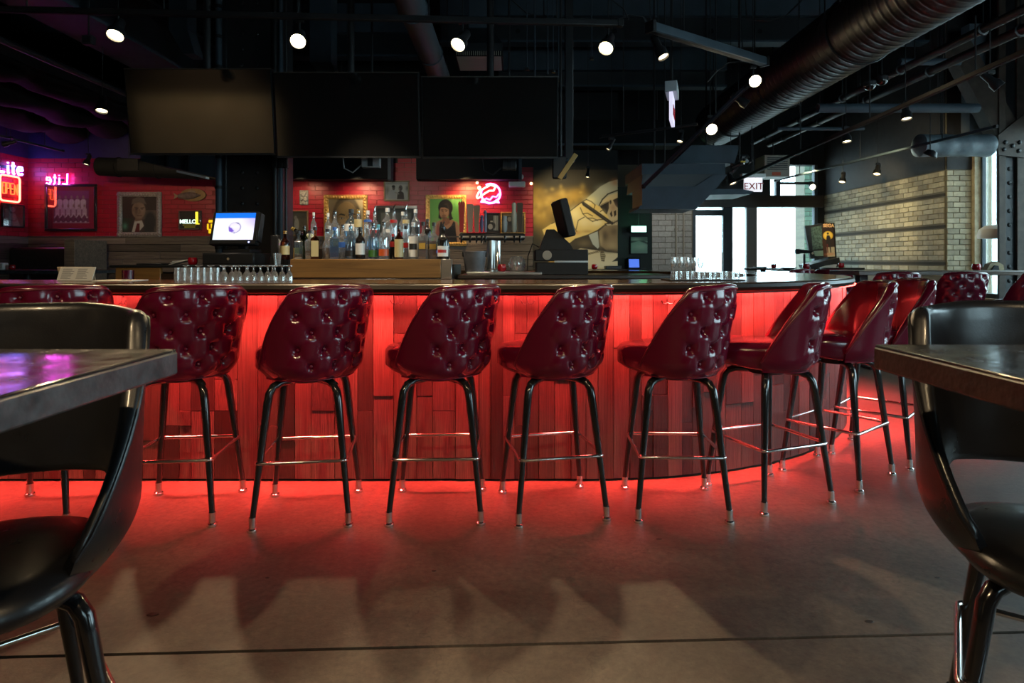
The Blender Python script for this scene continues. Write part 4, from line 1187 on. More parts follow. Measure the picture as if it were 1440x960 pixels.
    # the pen
    c.poly(pts((530, 298), (555, 290), (700, 385), (850, 485), (835, 500), (790, 485), (660, 400), (545, 325)), (.018, .014, .012), soft=.003)
    c.line(pts((560, 305), (790, 465)), .004, (.10, .085, .07))
    # beads
    for k in range(9):
        c.ell(X(490 + 26 * k), Y(790 - 6 * k), .017, .010, (.08, .055, .03), ang=25); c.ell(X(490 + 26 * k), Y(790 - 6 * k), .007, .004, (.5, .4, .22), ang=25)
    c.poly(pts((715, 730), (745, 735), (768, 780), (755, 835), (725, 830), (715, 780)), (.12, .09, .05), soft=.004)
    for k in range(4): c.line(pts((722, 765 + 17 * k), (760, 760 + 17 * k)), .006, (.50, .42, .25))
    c.poly(pts((830, 835), (890, 790), (890, 830)), (.03, .025, .02), soft=.003)
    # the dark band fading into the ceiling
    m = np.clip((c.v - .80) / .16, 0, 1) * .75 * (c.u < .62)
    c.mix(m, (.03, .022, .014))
    return c.c
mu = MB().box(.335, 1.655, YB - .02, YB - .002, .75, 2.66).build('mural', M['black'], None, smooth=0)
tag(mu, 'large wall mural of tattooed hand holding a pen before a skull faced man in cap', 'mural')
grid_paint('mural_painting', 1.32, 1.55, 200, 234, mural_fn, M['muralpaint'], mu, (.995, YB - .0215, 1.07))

# ------------------------------------------------------------------ framed pictures
def picture(label, px0, px1, py0, py1, fn, frame='gold', fw=.05, Y=None, mat_=None, nx=60, ny=70, ornate=False, wall='back', glassy=True, lit=0):
    if wall == 'back':
        Y = YB - .018
        a, b = P(px0, py1, Y), P(px1, py0, Y)
        W, H = b.x - a.x, b.z - a.z
        t = thing('framed_picture', label, 'picture', ((a.x + b.x) / 2, Y, a.z))
    else:
        W, H, loc = wall
        t = thing('framed_picture', label, 'picture', loc, R(90))
    fm_ = M[frame] if isinstance(frame, str) else frame
    mb = MB()
    for (x0, x1, z0, z1) in [(-W / 2, W / 2, 0, fw), (-W / 2, W / 2, H - fw, H), (-W / 2, -W / 2 + fw, fw, H - fw), (W / 2 - fw, W / 2, fw, H - fw)]:
        mb.box(x0, x1, -.030, .004, z0, z1, .006)
    if ornate:
        n = 16
        for k in range(n):
            for (xx, zz) in [(-W / 2 + W * (k + .5) / n, fw * .55), (-W / 2 + W * (k + .5) / n, H - fw * .55)]:
                mb.sphere((xx, -.032, zz), fw * .32, 1.2, .5, 1, 6)
            for xx in (-W / 2 + fw * .55, W / 2 - fw * .55):
                mb.sphere((xx, -.032, H * (k + .5) / n), fw * .32, 1, .5, 1.2, 6)
    mb.build('frame', fm_, t)
    grid_paint('picture_print', W - 2 * fw + .004, H - 2 * fw + .004, nx, ny, fn, M['print'], t, (0, -.010, fw - .002))
    if glassy: MB().box(-W / 2 + fw, W / 2 - fw, -.017, -.015, fw, H - fw).build('cover_glass', M['window'], t, smooth=0)
    return t
def f_team(u, v):  # the neon's magenta cast is put into the print's colours
    c = Canvas(u, v, (.34, .012, .07), 1.1)
    c.rect(.13, .14, .88, .90, (.20, .05, .16))
    c.rect(.13, .72, .88, .90, (.30, .04, .26))
    W1, W2, SK = (.80, .62, .80), (.66, .46, .66), (.36, .22, .26)
    for k in range(5):
        x = .26 + .125 * k
        c.ell(x, .75, .026, .038, SK); c.poly([(x - .05, .46), (x + .05, .46), (x + .058, .66), (x + .03, .70), (x - .03, .70), (x - .058, .66)], W1)
        c.line([(x, .46), (x, .68)], .006, W2)
    for k in range(6):
        x = .21 + .115 * k
        c.ell(x, .545, .025, .036, SK); c.poly([(x - .05, .34), (x + .05, .34), (x + .045, .47), (x + .02, .50), (x - .02, .50), (x - .045, .47)], W2)
        c.line([(x - .055, .27), (x - .01, .36)], .03, W1); c.line([(x + .055, .27), (x + .01, .36)], .03, W1); c.line([(x - .05, .27), (x + .05, .30)], .012, (.10, .03, .08))
    for k in range(7):
        x = .18 + .105 * k
        c.line([(x - .03, .17), (x, .26), (x + .035, .17)], .02, (.09, .03, .08)); c.ell(x, .165, .022, .014, W1)
    c.line([(.13, .145), (.88, .145)], .01, W2)
    return c.c
M['blackframe'] = pm('black_frame', (.014, .012, .014), .3, coat=.3)
picture('black framed team photograph tinted magenta below the mirrored neon lettering', 64, 137, 259, 325, f_team, 'blackframe', .04, nx=90, ny=80)
def f_suit(u, v):
    c = Canvas(u, v, (.05, .028, .03), .8)
    c.rect(.55, 0, 1.1, .62, (.13, .10, .085)); c.rect(-.1, 0, .3, .4, (.03, .045, .035))
    c.poly([(.15, -.1), (.18, .20), (.33, .36), (.66, .36), (.88, .22), (.95, -.1)], (.045, .037, .04))
    c.ell(.80, .30, .13, .28, (.035, .03, .035), .4)
    c.poly([(.26, -.05), (.36, .34), (.56, .34), (.62, .18), (.42, -.05)], (.62, .56, .55))
    c.poly([(.34, -.05), (.42, .25), (.50, .25), (.50, -.05)], (.14, .015, .02))
    c.poly([(.36, .30), (.56, .33), (.58, .45), (.38, .45)], (.22, .13, .10))
    c.ell(.47, .62, .155, .24, (.30, .19, .15))
    c.blob(.40, .60, .05, .16, (.12, .07, .055), .8); c.blob(.58, .66, .05, .10, (.42, .30, .24), .6)
    c.poly([(.26, .78), (.30, .93), (.46, 1.0), (.62, .95), (.70, .78), (.48, .84)], (.16, .12, .11), soft=.02)
    c.line([(.36, .69), (.45, .68)], .022, (.05, .03, .025)); c.line([(.53, .68), (.62, .69)], .022, (.05, .03, .025))
    c.ell(.41, .65, .022, .012, (.03, .02, .02)); c.ell(.57, .65, .022, .012, (.03, .02, .02))
    c.line([(.50, .64), (.51, .54), (.47, .53)], .014, (.14, .08, .06)); c.line([(.43, .47), (.56, .47)], .016, (.10, .04, .04))
    c.ell(.31, .62, .02, .05, (.22, .13, .10)); c.blob(.08, .17, .05, .08, (.12, .35, .28), .9)
    return c.c
picture('ornate silver framed portrait of man in suit and tie with flat cap', 166, 228, 270, 333, f_suit, 'silver', .075, ornate=True, nx=80, ny=100)
def f_face(u, v):
    c = Canvas(u, v, (.46, .35, .20), .9)
    c.blob(.12, .45, .12, .3, (.30, .12, .05), .7); c.blob(.95, .7, .1, .2, (.7, .62, .4), .7)
    c.ell(.52, .48, .38, .62, (.10, .075, .05), .1)
    c.ell(.52, .42, .335, .52, (.36, .23, .10), .06)
    c.blob(.52, .78, .25, .12, (.50, .33, .15), .8); c.blob(.25, .45, .08, .35, (.12, .08, .04), .8); c.blob(.80, .45, .06, .3, (.20, .12, .06), .6)
    c.poly([(.27, .615), (.36, .665), (.48, .635), (.48, .60), (.36, .62)], (.035, .025, .018)); c.poly([(.57, .635), (.70, .68), (.80, .63), (.70, .635), (.58, .60)], (.035, .025, .018))
    for x in (.38, .68):
        c.ell(x, .545, .075, .03, (.16, .10, .06), .5); c.ell(x, .545, .05, .02, (.42, .36, .28)); c.ell(x, .545, .02, .022, (.02, .015, .012))
    c.line([(.53, .60), (.56, .42), (.50, .385), (.44, .40)], .022, (.17, .10, .05)); c.blob(.55, .45, .04, .1, (.52, .36, .18), .6)
    c.line([(.34, .44), (.28, .32), (.30, .24)], .025, (.18, .11, .06)); c.line([(.72, .44), (.80, .32), (.78, .24)], .025, (.18, .11, .06))
    c.line([(.40, .25), (.54, .27), (.68, .25)], .035, (.16, .06, .045)); c.blob(.54, .14, .2, .06, (.14, .09, .05), .6)
    return c.c
picture('gilt framed portrait of a staring man behind the blue bottles', 456, 517, 274, 345, f_face, 'gold', .07, ornate=True, nx=80, ny=100)
def f_couple(u, v):
    c = Canvas(u, v, (.42, .42, .40), 1.2)
    c.rect(-.1, .86, 1.1, 1.1, (.30, .31, .30)); c.blob(.1, .55, .1, .25, (.12, .13, .12), .8); c.blob(.95, .65, .08, .15, (.08, .08, .08), .8)
    c.poly([(.12, -.1), (.15, .45), (.30, .58), (.46, .52), (.50, -.1)], (.36, .38, .40)); c.ell(.37, .66, .075, .12, (.10, .085, .08)); c.ell(.36, .75, .09, .07, (.02, .02, .02))
    c.poly([(.50, -.1), (.54, .40), (.66, .52), (.80, .40), (.84, -.1)], (.045, .032, .03)); c.ell(.64, .62, .065, .11, (.16, .12, .10)); c.ell(.67, .66, .10, .16, (.025, .02, .02), al=.85)
    c.ell(.62, .60, .04, .08, (.20, .15, .13)); c.line([(.44, .42), (.58, .34)], .06, (.3, .28, .26))
    c.rect(-.1, -.1, 1.1, .04, (.45, .44, .42))
    return c.c
picture('small black and white photograph of couple high on the red wall', 540, 576, 254, 283, f_couple, pm('thin_wood_frame', (.22, .15, .08), .5), .022, nx=70, ny=60)
def f_poster(u, v):
    c = Canvas(u, v, (.05, .055, .05), 1.0)
    c.rect(.08, .05, .92, .9, (.14, .14, .12)); c.blob(.35, .5, .12, .3, (.22, .21, .18), .8); c.blob(.7, .55, .15, .2, (.06, .06, .06), .8); c.blob(.8, .8, .1, .08, (.26, .25, .22), .7)
    c.ell(.45, .72, .06, .08, (.28, .22, .18)); c.poly([(.3, .1), (.34, .55), (.45, .62), (.58, .55), (.6, .1)], (.05, .05, .055))
    return c.c
picture('dark framed grey poster mostly hidden behind the tall clear bottles', 527, 587, 289, 352, f_poster, 'blackframe', .055)
def f_vest(u, v):
    c = Canvas(u, v, (.20, .52, .13), .8)
    skin, sh = (.46, .24, .14), (.28, .12, .07)
    c.poly([(.10, -.1), (.14, .35), (.22, .47), (.40, .54), (.62, .54), (.84, .46), (.94, .30), (.98, -.1)], skin, soft=.01)
    c.blob(.2, .30, .08, .2, (.55, .40, .30), .6); c.blob(.90, .25, .05, .2, (.55, .32, .2), .6)
    c.poly([(.26, -.1), (.28, .30), (.32, .46), (.36, .48), (.42, .36), (.54, .30), (.66, .38), (.72, .48), (.78, .46), (.80, .25), (.86, -.1)], (.018, .015, .017), soft=.006)
    c.ell(.48, .80, .18, .19, (.018, .013, .013)); c.poly([(.29, .80), (.26, .56), (.34, .52), (.38, .62)], (.018, .013, .013)); c.poly([(.62, .82), (.68, .60), (.72, .54), (.60, .50), (.56, .62)], (.018, .013, .013))
    c.poly([(.40, .56), (.58, .56), (.62, .45), (.50, .38), (.38, .45)], sh)
    c.ell(.44, .69, .115, .155, skin); c.blob(.50, .70, .05, .12, (.56, .33, .2), .6)
    c.poly([(.30, .80), (.34, .86), (.52, .86), (.58, .76), (.46, .80)], (.018, .013, .013))
    c.line([(.34, .745), (.41, .75)], .016, (.03, .02, .02)); c.line([(.46, .75), (.54, .74)], .016, (.03, .02, .02)); c.ell(.385, .715, .02, .011, (.03, .02, .02)); c.ell(.50, .715, .02, .011, (.03, .02, .02))
    c.line([(.42, .72), (.405, .65), (.44, .64)], .011, sh); c.line([(.39, .595), (.47, .60)], .014, (.22, .05, .05)); c.blob(.43, .56, .09, .03, (.06, .035, .03), .8); c.line([(.38, .62), (.49, .625)], .012, (.05, .03, .025))
    c.poly([(.16, .05), (.22, .40), (.27, .44), (.30, .2)], (.38, .08, .07), .8, .01)
    return c.c
picture('gilt framed portrait of long haired man in black vest on lime green', 599, 656, 274, 346, f_vest, 'gold', .065, ornate=True, nx=80, ny=100)
def f_white(u, v):
    c = Canvas(u, v, (.12, .11, .09), .9)
    c.blob(.5, .9, .5, .2, (.22, .2, .16), .7); c.ell(.42, .45, .12, .28, (.55, .52, .46), .2); c.ell(.36, .74, .07, .09, (.45, .40, .34)); c.rect(-.1, -.1, 1.1, .15, (.25, .22, .18)); c.blob(.8, .5, .2, .4, (.06, .06, .05), .7)
    return c.c
picture('small brown framed print of a white clad figure beside the steel column', 405, 434, 296, 332, f_white, pm('brown_frame', (.20, .12, .06), .5), .022)
def f_two(u, v):
    c = Canvas(u, v, (.03, .03, .032), 1.0)
    c.rect(.55, .1, .95, .9, (.30, .32, .30)); c.rect(.68, .1, .74, .9, (.55, .55, .5)); c.ell(.3, .3, .2, .15, (.45, .43, .40)); c.ell(.6, .35, .12, .16, (.05, .05, .05)); c.rect(.3, .55, .5, .62, (.5, .5, .48))
    return c.c
picture('black framed print just right of the tap column, below the round neon', 683, 703, 299, 328, f_two, 'blackframe', .02)
def f_cat(u, v):
    c = Canvas(u, v, (.16, .13, .10), 1.0)
    c.blob(.4, .6, .2, .3, (.05, .05, .05), .9); c.blob(.8, .4, .1, .4, (.5, .36, .2), .7); c.ell(.35, .7, .1, .12, (.45, .38, .28)); c.rect(-.1, .86, 1.1, .95, (.4, .28, .12))
    return c.c
picture('gilt framed print behind the right group of tap handles', 704, 739, 298, 329, f_cat, 'gold', .022)
def f_bw(u, v):
    c = Canvas(u, v, (.10, .08, .09), .9)
    c.ell(.5, .78, .11, .13, (.42, .40, .42)); c.poly([(.2, -.1), (.28, .45), (.42, .62), (.62, .60), (.80, .2), (.9, -.1)], (.38, .36, .38), soft=.02); c.ell(.25, .5, .12, .22, (.26, .25, .27), .2); c.ell(.2, .72, .07, .08, (.34, .32, .33)); c.blob(.85, .7, .15, .3, (.05, .02, .03), .8); c.line([(.3, .3), (.6, .25), (.75, .45)], .05, (.16, .15, .16))
    return c.c
picture('black and white photograph on the left side wall under the OPEN sign', 0, 0, 0, 0, f_bw, 'blackframe', .02, wall=(.42, .36, (XL + .018, 9.28, 1.70)))
def f_mello(u, v):
    c = Canvas(u, v, (.012, .012, .010), 1.4)
    c.blob(.45, .35, .25, .12, (.02, .05, .02), .8)
    for r_, (a, b) in enumerate([(.14, .80), (.22, .74)]):
        rng = np.random.default_rng(r_)
        x = a
        while x < b:
            w_ = rng.uniform(.02, .05); c.rect(x, .19 - .12 * r_, x + w_, .25 - .12 * r_, (.55, .52, .04)); x += w_ + .012
    return c.c
sg = picture('small black lit sign reading MELLO with a yellow bar, under the fish', 252, 284, 296, 323, f_mello, pm('sign_frame', (.12, .07, .06), .4), .018, nx=90, ny=60, glassy=False)
def text_mesh(s, size, mat, name, parent, loc, rot=(R(90), 0, 0), depth=.002, scale=(1, 1, 1), bold=0.0):
    cu_ = bpy.data.curves.new(name, 'FONT'); cu_.body = s; cu_.size = size; cu_.extrude = depth; cu_.align_x = 'CENTER'; cu_.offset = bold
    cu_.resolution_u = 3
    tmp = bpy.data.objects.new('tmp', cu_); COL.objects.link(tmp)
    bpy.context.view_layer.update()
    me = bpy.data.meshes.new_from_object(tmp.evaluated_get(bpy.context.evaluated_depsgraph_get()))
    bpy.data.objects.remove(tmp)
    me.materials.clear(); me.materials.append(mat)
    return use(name, me, parent, loc, rot, scale)
lit_w = emit('lit_white_green', (.75, 1.0, .85), 1.6); lit_y = emit('lit_yellow', (1.0, .80, .05), 1.3)
text_mesh('MELLO', .085, lit_w, 'lettering', sg, (-.035, -.012, .10), bold=.002)
MB().box(.085, .125, -.022, -.012, .10, .28, .004).build('yellow_bar', lit_y, sg)
MB().box(.085, .15, -.022, -.012, .085, .10, .003).build('yellow_bar', lit_y, sg)
MB().box(.155, .172, -.034, .0, .0, .30, .002).build('chrome_edge', M['chrome'], sg)
# yellow lit jug sign beside the column
yj = thing('yellow_lantern', 'small glowing yellow lantern sign between MELLO sign and steel column', 'lantern', (P(299, 330, 9.57).x, 9.57, P(299, 330, 9.57).z))
ylm = emit('yellow_glow', (1.0, .62, .01), 1.0); yld = pm('amber_plastic', (.30, .12, .01), .4)
MB().lathe([(.05, 0), (.075, .02), (.075, .22), (.055, .26)], 14, Matrix.Diagonal((1, .3, 1, 1))).build('lamp_body', yld, yj)
for (x0, x1, z0, z1) in [(-.05, .05, .19, .23), (-.075, -.05, .08, .17), (-.015, .02, .10, .17), (-.05, -.01, .02, .09), (.02, .06, .02, .08)]:
    MB().box(x0, x1, -.032, -.02, z0, z1, .004).build('lit_pane', ylm, yj)
# fish plaque
fi = thing('fish_plaque', 'mounted fish on an oval wooden plaque on the red wall', 'plaque', P(269, 274, 9.57))
MB().prism([(.20 * math.cos(a) * (1 if abs(math.cos(a)) < .9 else 1), .10 * math.sin(a)) for a in [2 * math.pi * k / 28 for k in range(28)]], -.012, .02).build('plaque_board', pm('plaque_wood', (.24, .13, .04), .5, noise=.4), fi, (.03, 0, 0))
mb = MB(); rows = []
for k in range(15):
    t_ = k / 14; x_ = -.19 + .34 * t_
    h_ = .052 * math.sin(math.pi * min(1, .12 + t_ * .9)) ** .8 + .006
    rows.append([Vector((x_, -.022 + .028 * math.cos(a), -.004 - .02 * (1 - t_) + h_ * math.sin(a))) for a in [2 * math.pi * q / 10 for q in range(10)]])
vs_ = mb.grid(rows, close_u=True); mb.cap(vs_[0]); mb.cap(vs_[-1])
fb = mb.build('fish_body', pm('fish_skin', (.16, .11, .10), .3, noise=.6, scale=30), fi)
MB().prism([(-.18, -.02), (-.27, .03), (-.245, -.02), (-.265, -.07)], -.026, -.018).build('tail', pm('fish_fin', (.28, .20, .12), .5), fi)
MB().prism([(-.06, .03), (.0, .075), (.07, .06), (.08, .035)], -.026, -.018).build('fin', pm('fish_fin2', (.22, .15, .10), .5), fi)
MB().sphere((.11, -.048, .012), .008, 1, 1, 1, 8).build('eye', M['bottle_dark'], fi)
# small relief bust on the red wall by the column
bs = thing('wall_relief', 'small grey carved relief on the red wall right of column', 'ornament', P(427, 278, 9.585))
mb = MB(); mb.box(-.065, .075, -.012, .01, -.115, .12, .01)
for (x_, z_, r_) in [(.0, .05, .04), (.03, .07, .025), (-.03, -.02, .03), (.03, -.03, .035), (0, -.08, .03), (.05, .02, .02), (-.04, .06, .018)]: mb.sphere((x_, -.014, z_), r_, 1, .6, 1, 8)
mb.build('carving', pm('grey_stone', (.26, .25, .23), .5, noise=.5, scale=40), bs)

# ------------------------------------------------------------------ neon signs
def neon(parent, name, strokes, mat, r=.011):
    for s_ in strokes:
        if len(s_) == 2: pts_ = s_
        else:
            pts_ = []
            for i in range(len(s_) - 1):
                for t_ in range(4): pts_.append(tuple(a + (b - a) * t_ / 4 for a, b in zip(s_[i], s_[i + 1])))
            pts_.append(s_[-1])
        MB().tube(pts_, r, 7).build(name, mat, parent)
nb = emit('neon_blue_white', (.24, .18, 1.0), 24.0); no = emit('neon_orange', (1.0, .10, .02), 3.5); nr = emit('neon_coral', (1.0, .13, .08), 8.0)
npk = emit('neon_reflection_pink', (1.0, .10, .95), 32.0); nwh = emit('neon_warm', (1.0, .22, .18), 7.0); npu = emit('neon_violet', (.38, .16, 1.0), 6.0)
def glyphs(txt, h, w_, y=0):
    G = {'O': [[(0, 0), (0, 1), (1, 1), (1, 0), (0, 0)]], 'P': [[(0, 0), (0, 1), (1, 1), (1, .5), (0, .5)]], 'E': [[(1, 0), (0, 0), (0, 1), (1, 1)], [(0, .5), (.8, .5)]],
         'N': [[(0, 0), (0, 1), (1, 0), (1, 1)]], 'L': [[(.1, 1.25), (.15, 0), (1, .05)]], 'i': [[(.5, .75), (.5, .05), (.8, 0)], [(.5, 1.0), (.52, 1.06)]], 't': [[(.4, 1.15), (.4, .1), (.8, 0)], [(.05, .78), (.85, .82)]],
         'e': [[(0, .42), (.9, .5), (.8, .8), (.3, .8), (0, .42), (.3, .02), (.9, .12)]]}
    out = []; x = 0
    for ch in txt:
        k = .55 if ch in 'it' else 1.0
        for st_ in G[ch]: out.append([((x + a * w_ * k), y, b * h) for a, b in st_])
        x += w_ * k + w_ * .32
    return out, x - w_ * .32
# left wall: the beer lettering and OPEN below it (signs face +X, read from the room)
on = thing('open_sign', 'neon OPEN sign in a coral rounded square on left wall', 'neon sign', (XL + .05, 9.20, 2.09), R(90))
st_, wd_ = glyphs('OPEN', .16, .055)
neon(on, 'letter', [[(x_ - wd_ / 2 + .0, y_ - .0, z_ + .11) for x_, y_, z_ in s_] for s_ in st_], no, .009)
rs = [(x_, 0, z_ + .19) for (x_, z_, q_) in round_square(.19, 0, .05)]
MB().tube([(x_ * .95, -.0, z_) for x_, _, z_ in rs], .014, 8, closed=True).build('border_tube', nr, on)
MB().box(-.2, .2, .02, .04, .17, .21).build('mount', M['black'], on)
ln = thing('beer_neon_sign', 'blue white neon script reading Lite on the left wall above OPEN', 'neon sign', (XL + .05, 9.21, 2.48), R(90))
st_, wd_ = glyphs('Lite', .15, .115)
neon(ln, 'letter', [[(x_ - wd_ / 2, y_, z_ + .03) for x_, y_, z_ in s_] for s_ in st_], nb, .014)
neon(ln, 'letter_outline', [[(x_ - wd_ / 2 + .012, y_ + .012, z_ + .018) for x_, y_, z_ in s_] for s_ in st_], npu, .010)
MB().box(-.2, .2, .02, .04, .1, .14).build('mount', M['black'], ln)
rn_ = thing('reflected_neon', 'pink white mirrored reflection of neon script above the magenta team photograph', 'neon sign', P(80, 257, YB - .075))  # wall reflection of the Lite sign, built as glowing tubes
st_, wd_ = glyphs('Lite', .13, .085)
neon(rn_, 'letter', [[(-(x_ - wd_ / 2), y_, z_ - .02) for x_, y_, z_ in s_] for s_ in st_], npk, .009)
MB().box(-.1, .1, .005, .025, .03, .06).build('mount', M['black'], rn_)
def lamp_point(loc, col, pw, r_=.05):
    l = bpy.data.lights.new('alcove_glow', 'POINT'); l.energy = pw; l.color = col; l.shadow_soft_size = r_
    o = bpy.data.objects.new('alcove_glow', l); o.location = loc; COL.objects.link(o)
# round neon
rd = thing('round_neon_sign', 'round pink and violet neon sign of a shrimp on the orange lit wall', 'neon sign', P(690, 272, YB - .05))
s_ = 9.55 / F
cp = lambda q: [((x_ - 690) * s_, 0, -(y_ - 272) * s_) for x_, y_ in q]
npk2 = emit('neon_pink_ring', (1.0, .2, .85), 7.0)
MB().tube([(13.5 * s_ * math.cos(a), 0, 13.5 * s_ * math.sin(a)) for a in [R(-200 + 320 * k / 36) for k in range(37)]], .014, 8).build('ring_tube', npk2, rd)
neon(rd, 'body_tube', [cp([(670, 277), (674, 269), (682, 264), (690, 260), (697, 262), (694, 268), (688, 268), (680, 273), (672, 279), (670, 277)])], nwh, .015)
neon(rd, 'wave_tube', [cp([(678, 282), (684, 279), (689, 281), (693, 276), (698, 277), (702, 272)]), cp([(681, 284), (687, 286), (694, 284), (700, 280)])], npu, .011)
neon(rd, 'tail_tube', [cp([(679, 280), (676, 284), (681, 284)]), cp([(699, 281), (702, 285), (697, 284)])], npk2, .010)
MB().box(-.02, .02, .02, .05, .10, .14).build('mount', M['black'], rd)
# bare bulbs of a string at the top of the red wall
for i, (px, py) in enumerate([(671, 257), (674, 264), (747, 258)]):
    b_ = thing('wall_bulb', ['upper small glowing bulb beside the round neon', 'lower small glowing bulb touching the round neon', 'small glowing bulb at the right end of the red wall'][i], 'bulb', P(px, py, YB - .06))
    MB().sphere((0, 0, 0), .022 if i != 1 else .03, 1, 1, 1, 10).build('bulb', emit('bulb_glow_%d' % i, (1, .55, .25), 6), b_)
    MB().cyl((0, 0, .015), (0, .05, .03), .012, .012, 8).build('socket', M['black'], b_)
# emergency light
el = thing('emergency_light', 'white emergency light box with one round head on the red wall', 'emergency light', P(727, 258, YB - .06))
MB().box(-.13, .13, -.03, .06, -.055, .03, .012).build('battery_box', M['white2'], el)
MB().lathe([(.025, 0), (.04, .03), (.045, .06), (.038, .065)], 14, Matrix.Translation((.06, .02, .10)) @ Matrix.Rotation(R(90), 4, 'X')).build('lamp_head', M['white2'], el)
MB().cyl((.06, .02, .03), (.06, .02, .10), .012, .012, 8).build('head_stem', M['white2'], el)

# ------------------------------------------------------------------ booth seating under the left pictures
bo = thing('booth', 'black upholstered booth with violet gleam along its top, far left', 'booth', (P(62, 360, 9.2).x, 9.15, 0))
MB().box(-.54, .62, .05, .28, .45, 1.40, .05, None, 3).build('backrest', M['bvinyl'], bo)
MB().box(-.54, .62, -.45, .1, .32, .48, .03, None, 2).build('seat', M['bvinyl'], bo)
MB().box(-.54, .6, -.42, .25, 0, .32).build('plinth', M['black'], bo)
MB().box(.63, .78, -.4, .3, 0, 1.50, .005).build('end_panel', M['wains'], bo)
btb = pub_table('booth_table', 'dark high table at the booth, with violet glow across its top', -8.0 + .5, -5.5, 7.9, 8.5, 1.075, 0, 0, None)
candle('red candle holder on the booth table at far left', (P(17, 372, 8.2).x, 8.2, 1.077), 1.1)
nk = MB().box(-.06, .06, -.05, .05, 0, .09, .01).build('napkin_stack', M['white'], None, (P(2, 372, 8.2).x, 8.2, 1.077)); tag(nk, 'white napkin stack at the left picture edge on the booth table', 'napkins')

# ------------------------------------------------------------------ television screens over the bar
M['tv'] = pm('tv_glass', (.006, .006, .006), .09, spec=1.0, coat=1.0)
TVS = [('television', 'left wide television over the bar, reflecting a beige room', 179, 385, 98, 217, 7), ('television', 'middle wide television over the bar, faint brown reflections', 387, 590, 103, 221, 7), ('television', 'right wide television over the bar, blackest of the three', 593, 785, 109, 222, 7)]
for i, (nm, lab, x0, x1, y0, y1, tilt) in enumerate(TVS):
    Yt = 5.05
    a, b = P(x0, y1, Yt + .06), P(x1, y0, Yt - .03)
    W = (x1 - x0) / F * Yt; H = (y1 - y0) / F * Yt
    t = thing('television', lab, 'television', ((x0 + x1) / 2 / F * Yt - CX / F * Yt, Yt, CAMZ - ((y0 + y1) / 2 - HY) / F * Yt), 0, 'televisions over the bar')
    bd_ = MB().box(-W / 2, W / 2, -.008, .045, -H / 2, H / 2, .004).build('cabinet', M['black'], t, None, (R(tilt), 0, 0))
    MB().box(-W / 2 + .010, W / 2 - .010, -.0095, -.007, -H / 2 + .016, H / 2 - .010).build('screen', M['tv'], bd_, smooth=0)
    MB().box(-W / 2, W / 2, -.0105, -.0085, -H / 2, -H / 2 + .012).build('bezel', M['steelblack'], bd_)
    MB().box(-W / 2, W / 2, -.0105, -.0085, H / 2 - .006, H / 2).build('bezel', pm('bezel_edge_%d' % i, (.06, .05, .04), .4), bd_)
    MB().box(-.06, .06, .05, .14, -.1, .1).build('bracket', M['steelblack'], t)
    MB().cyl((0, .11, 0), (0, .11, ZC - t.location.z), .03, .03, 10).build('drop_pole', M['steelblack'], t)
# amber tilted projector bracket at the end of the screens
ab = thing('menu_board', 'small amber board hanging tilted at the right end of televisions', 'board', P(797, 236, 5.15))
MB().box(-.02, .02, -.01, .01, -.11, .14, .003).build('board_panel', pm('amber_board', (.40, .24, .06), .5), ab, None, (0, R(34), 0))
MB().cyl((-.05, .02, .1), (-.05, .02, ZC - ab.location.z), .012, .012, 8).build('hanger', M['steelblack'], ab)
MB().box(-.12, .0, 0, .05, -.09, .10, .01).build('motor_box', M['steelblack'], ab)
# router boxes under the screens
for i, (px, py, wd) in enumerate([(522, 228, 26), (716, 231, 20)]):
    p = P(px, py, 5.3)
    t = thing('control_box', ['grey cable box under the middle television', 'black cable box under the right television'][i], 'cable box', p)
    s_ = wd * 5.3 / F / 2
    MB().box(-s_, s_, -.03, .03, -.05, .04, .006).build('case', [M['grey'], M['steelblack']][i], t)
    MB().box(-s_ * .3, s_ * .25, -.034, -.03, -.04, .03).build('plate', M['black'], t)
    MB().tube([(-s_, 0, -.02), (-s_ - .08, 0, -.09), (-s_ - .16, .02, -.05), (-s_ - .18, .03, .1)], .006, 6).build('cable', M['black'] if i else M['grey'], t)
    MB().cyl((0, .03, .03), (0, .03, ZC - p.z), .01, .01, 6).build('hanger', M['steelblack'], t)

# ------------------------------------------------------------------ riveted steel column behind the register
Yc = 5.75
xc0, xc1 = P(315, 0, Yc).x, P(390, 0, Yc).x
sc_ = struct(MB().box(xc0, xc1, Yc, Yc + .03, 0, ZC, .004).build('trim_2', M['steelblack']))
MB().box(xc0 - .02, xc0 + .03, Yc - .02, Yc + .36, 0, ZC, .004).build('flange', M['steelblack'], sc_)
MB().box(xc1 - .03, xc1 + .02, Yc - .02, Yc + .36, 0, ZC, .004).build('flange', M['steelblack'], sc_)
riv = MB().sphere((0, 0, 0), .018, 1, .6, 1, 10).mesh('rivet', M['steelblack'], 60)
for k in range(26):
    for xx in (xc0 + .17, xc0 + .31):
        use('rivet', riv, sc_, (xx, Yc, 1.15 + k * .145))
pi = thing('conduit', 'teal black vertical pipe with clamps on the left of steel column', 'pipe', (P(312, 0, Yc).x - .0, Yc - .06, 0))
MB().cyl((0, 0, .0), (0, 0, ZC), .028, .028, 12).build('pipe_run', M['ductblue'], pi)
for k in range(9): MB().cyl((0, 0, 1.3 + .28 * k), (0, 0, 1.33 + .28 * k), .034, .034, 12).build('clamp', M['black'], pi)
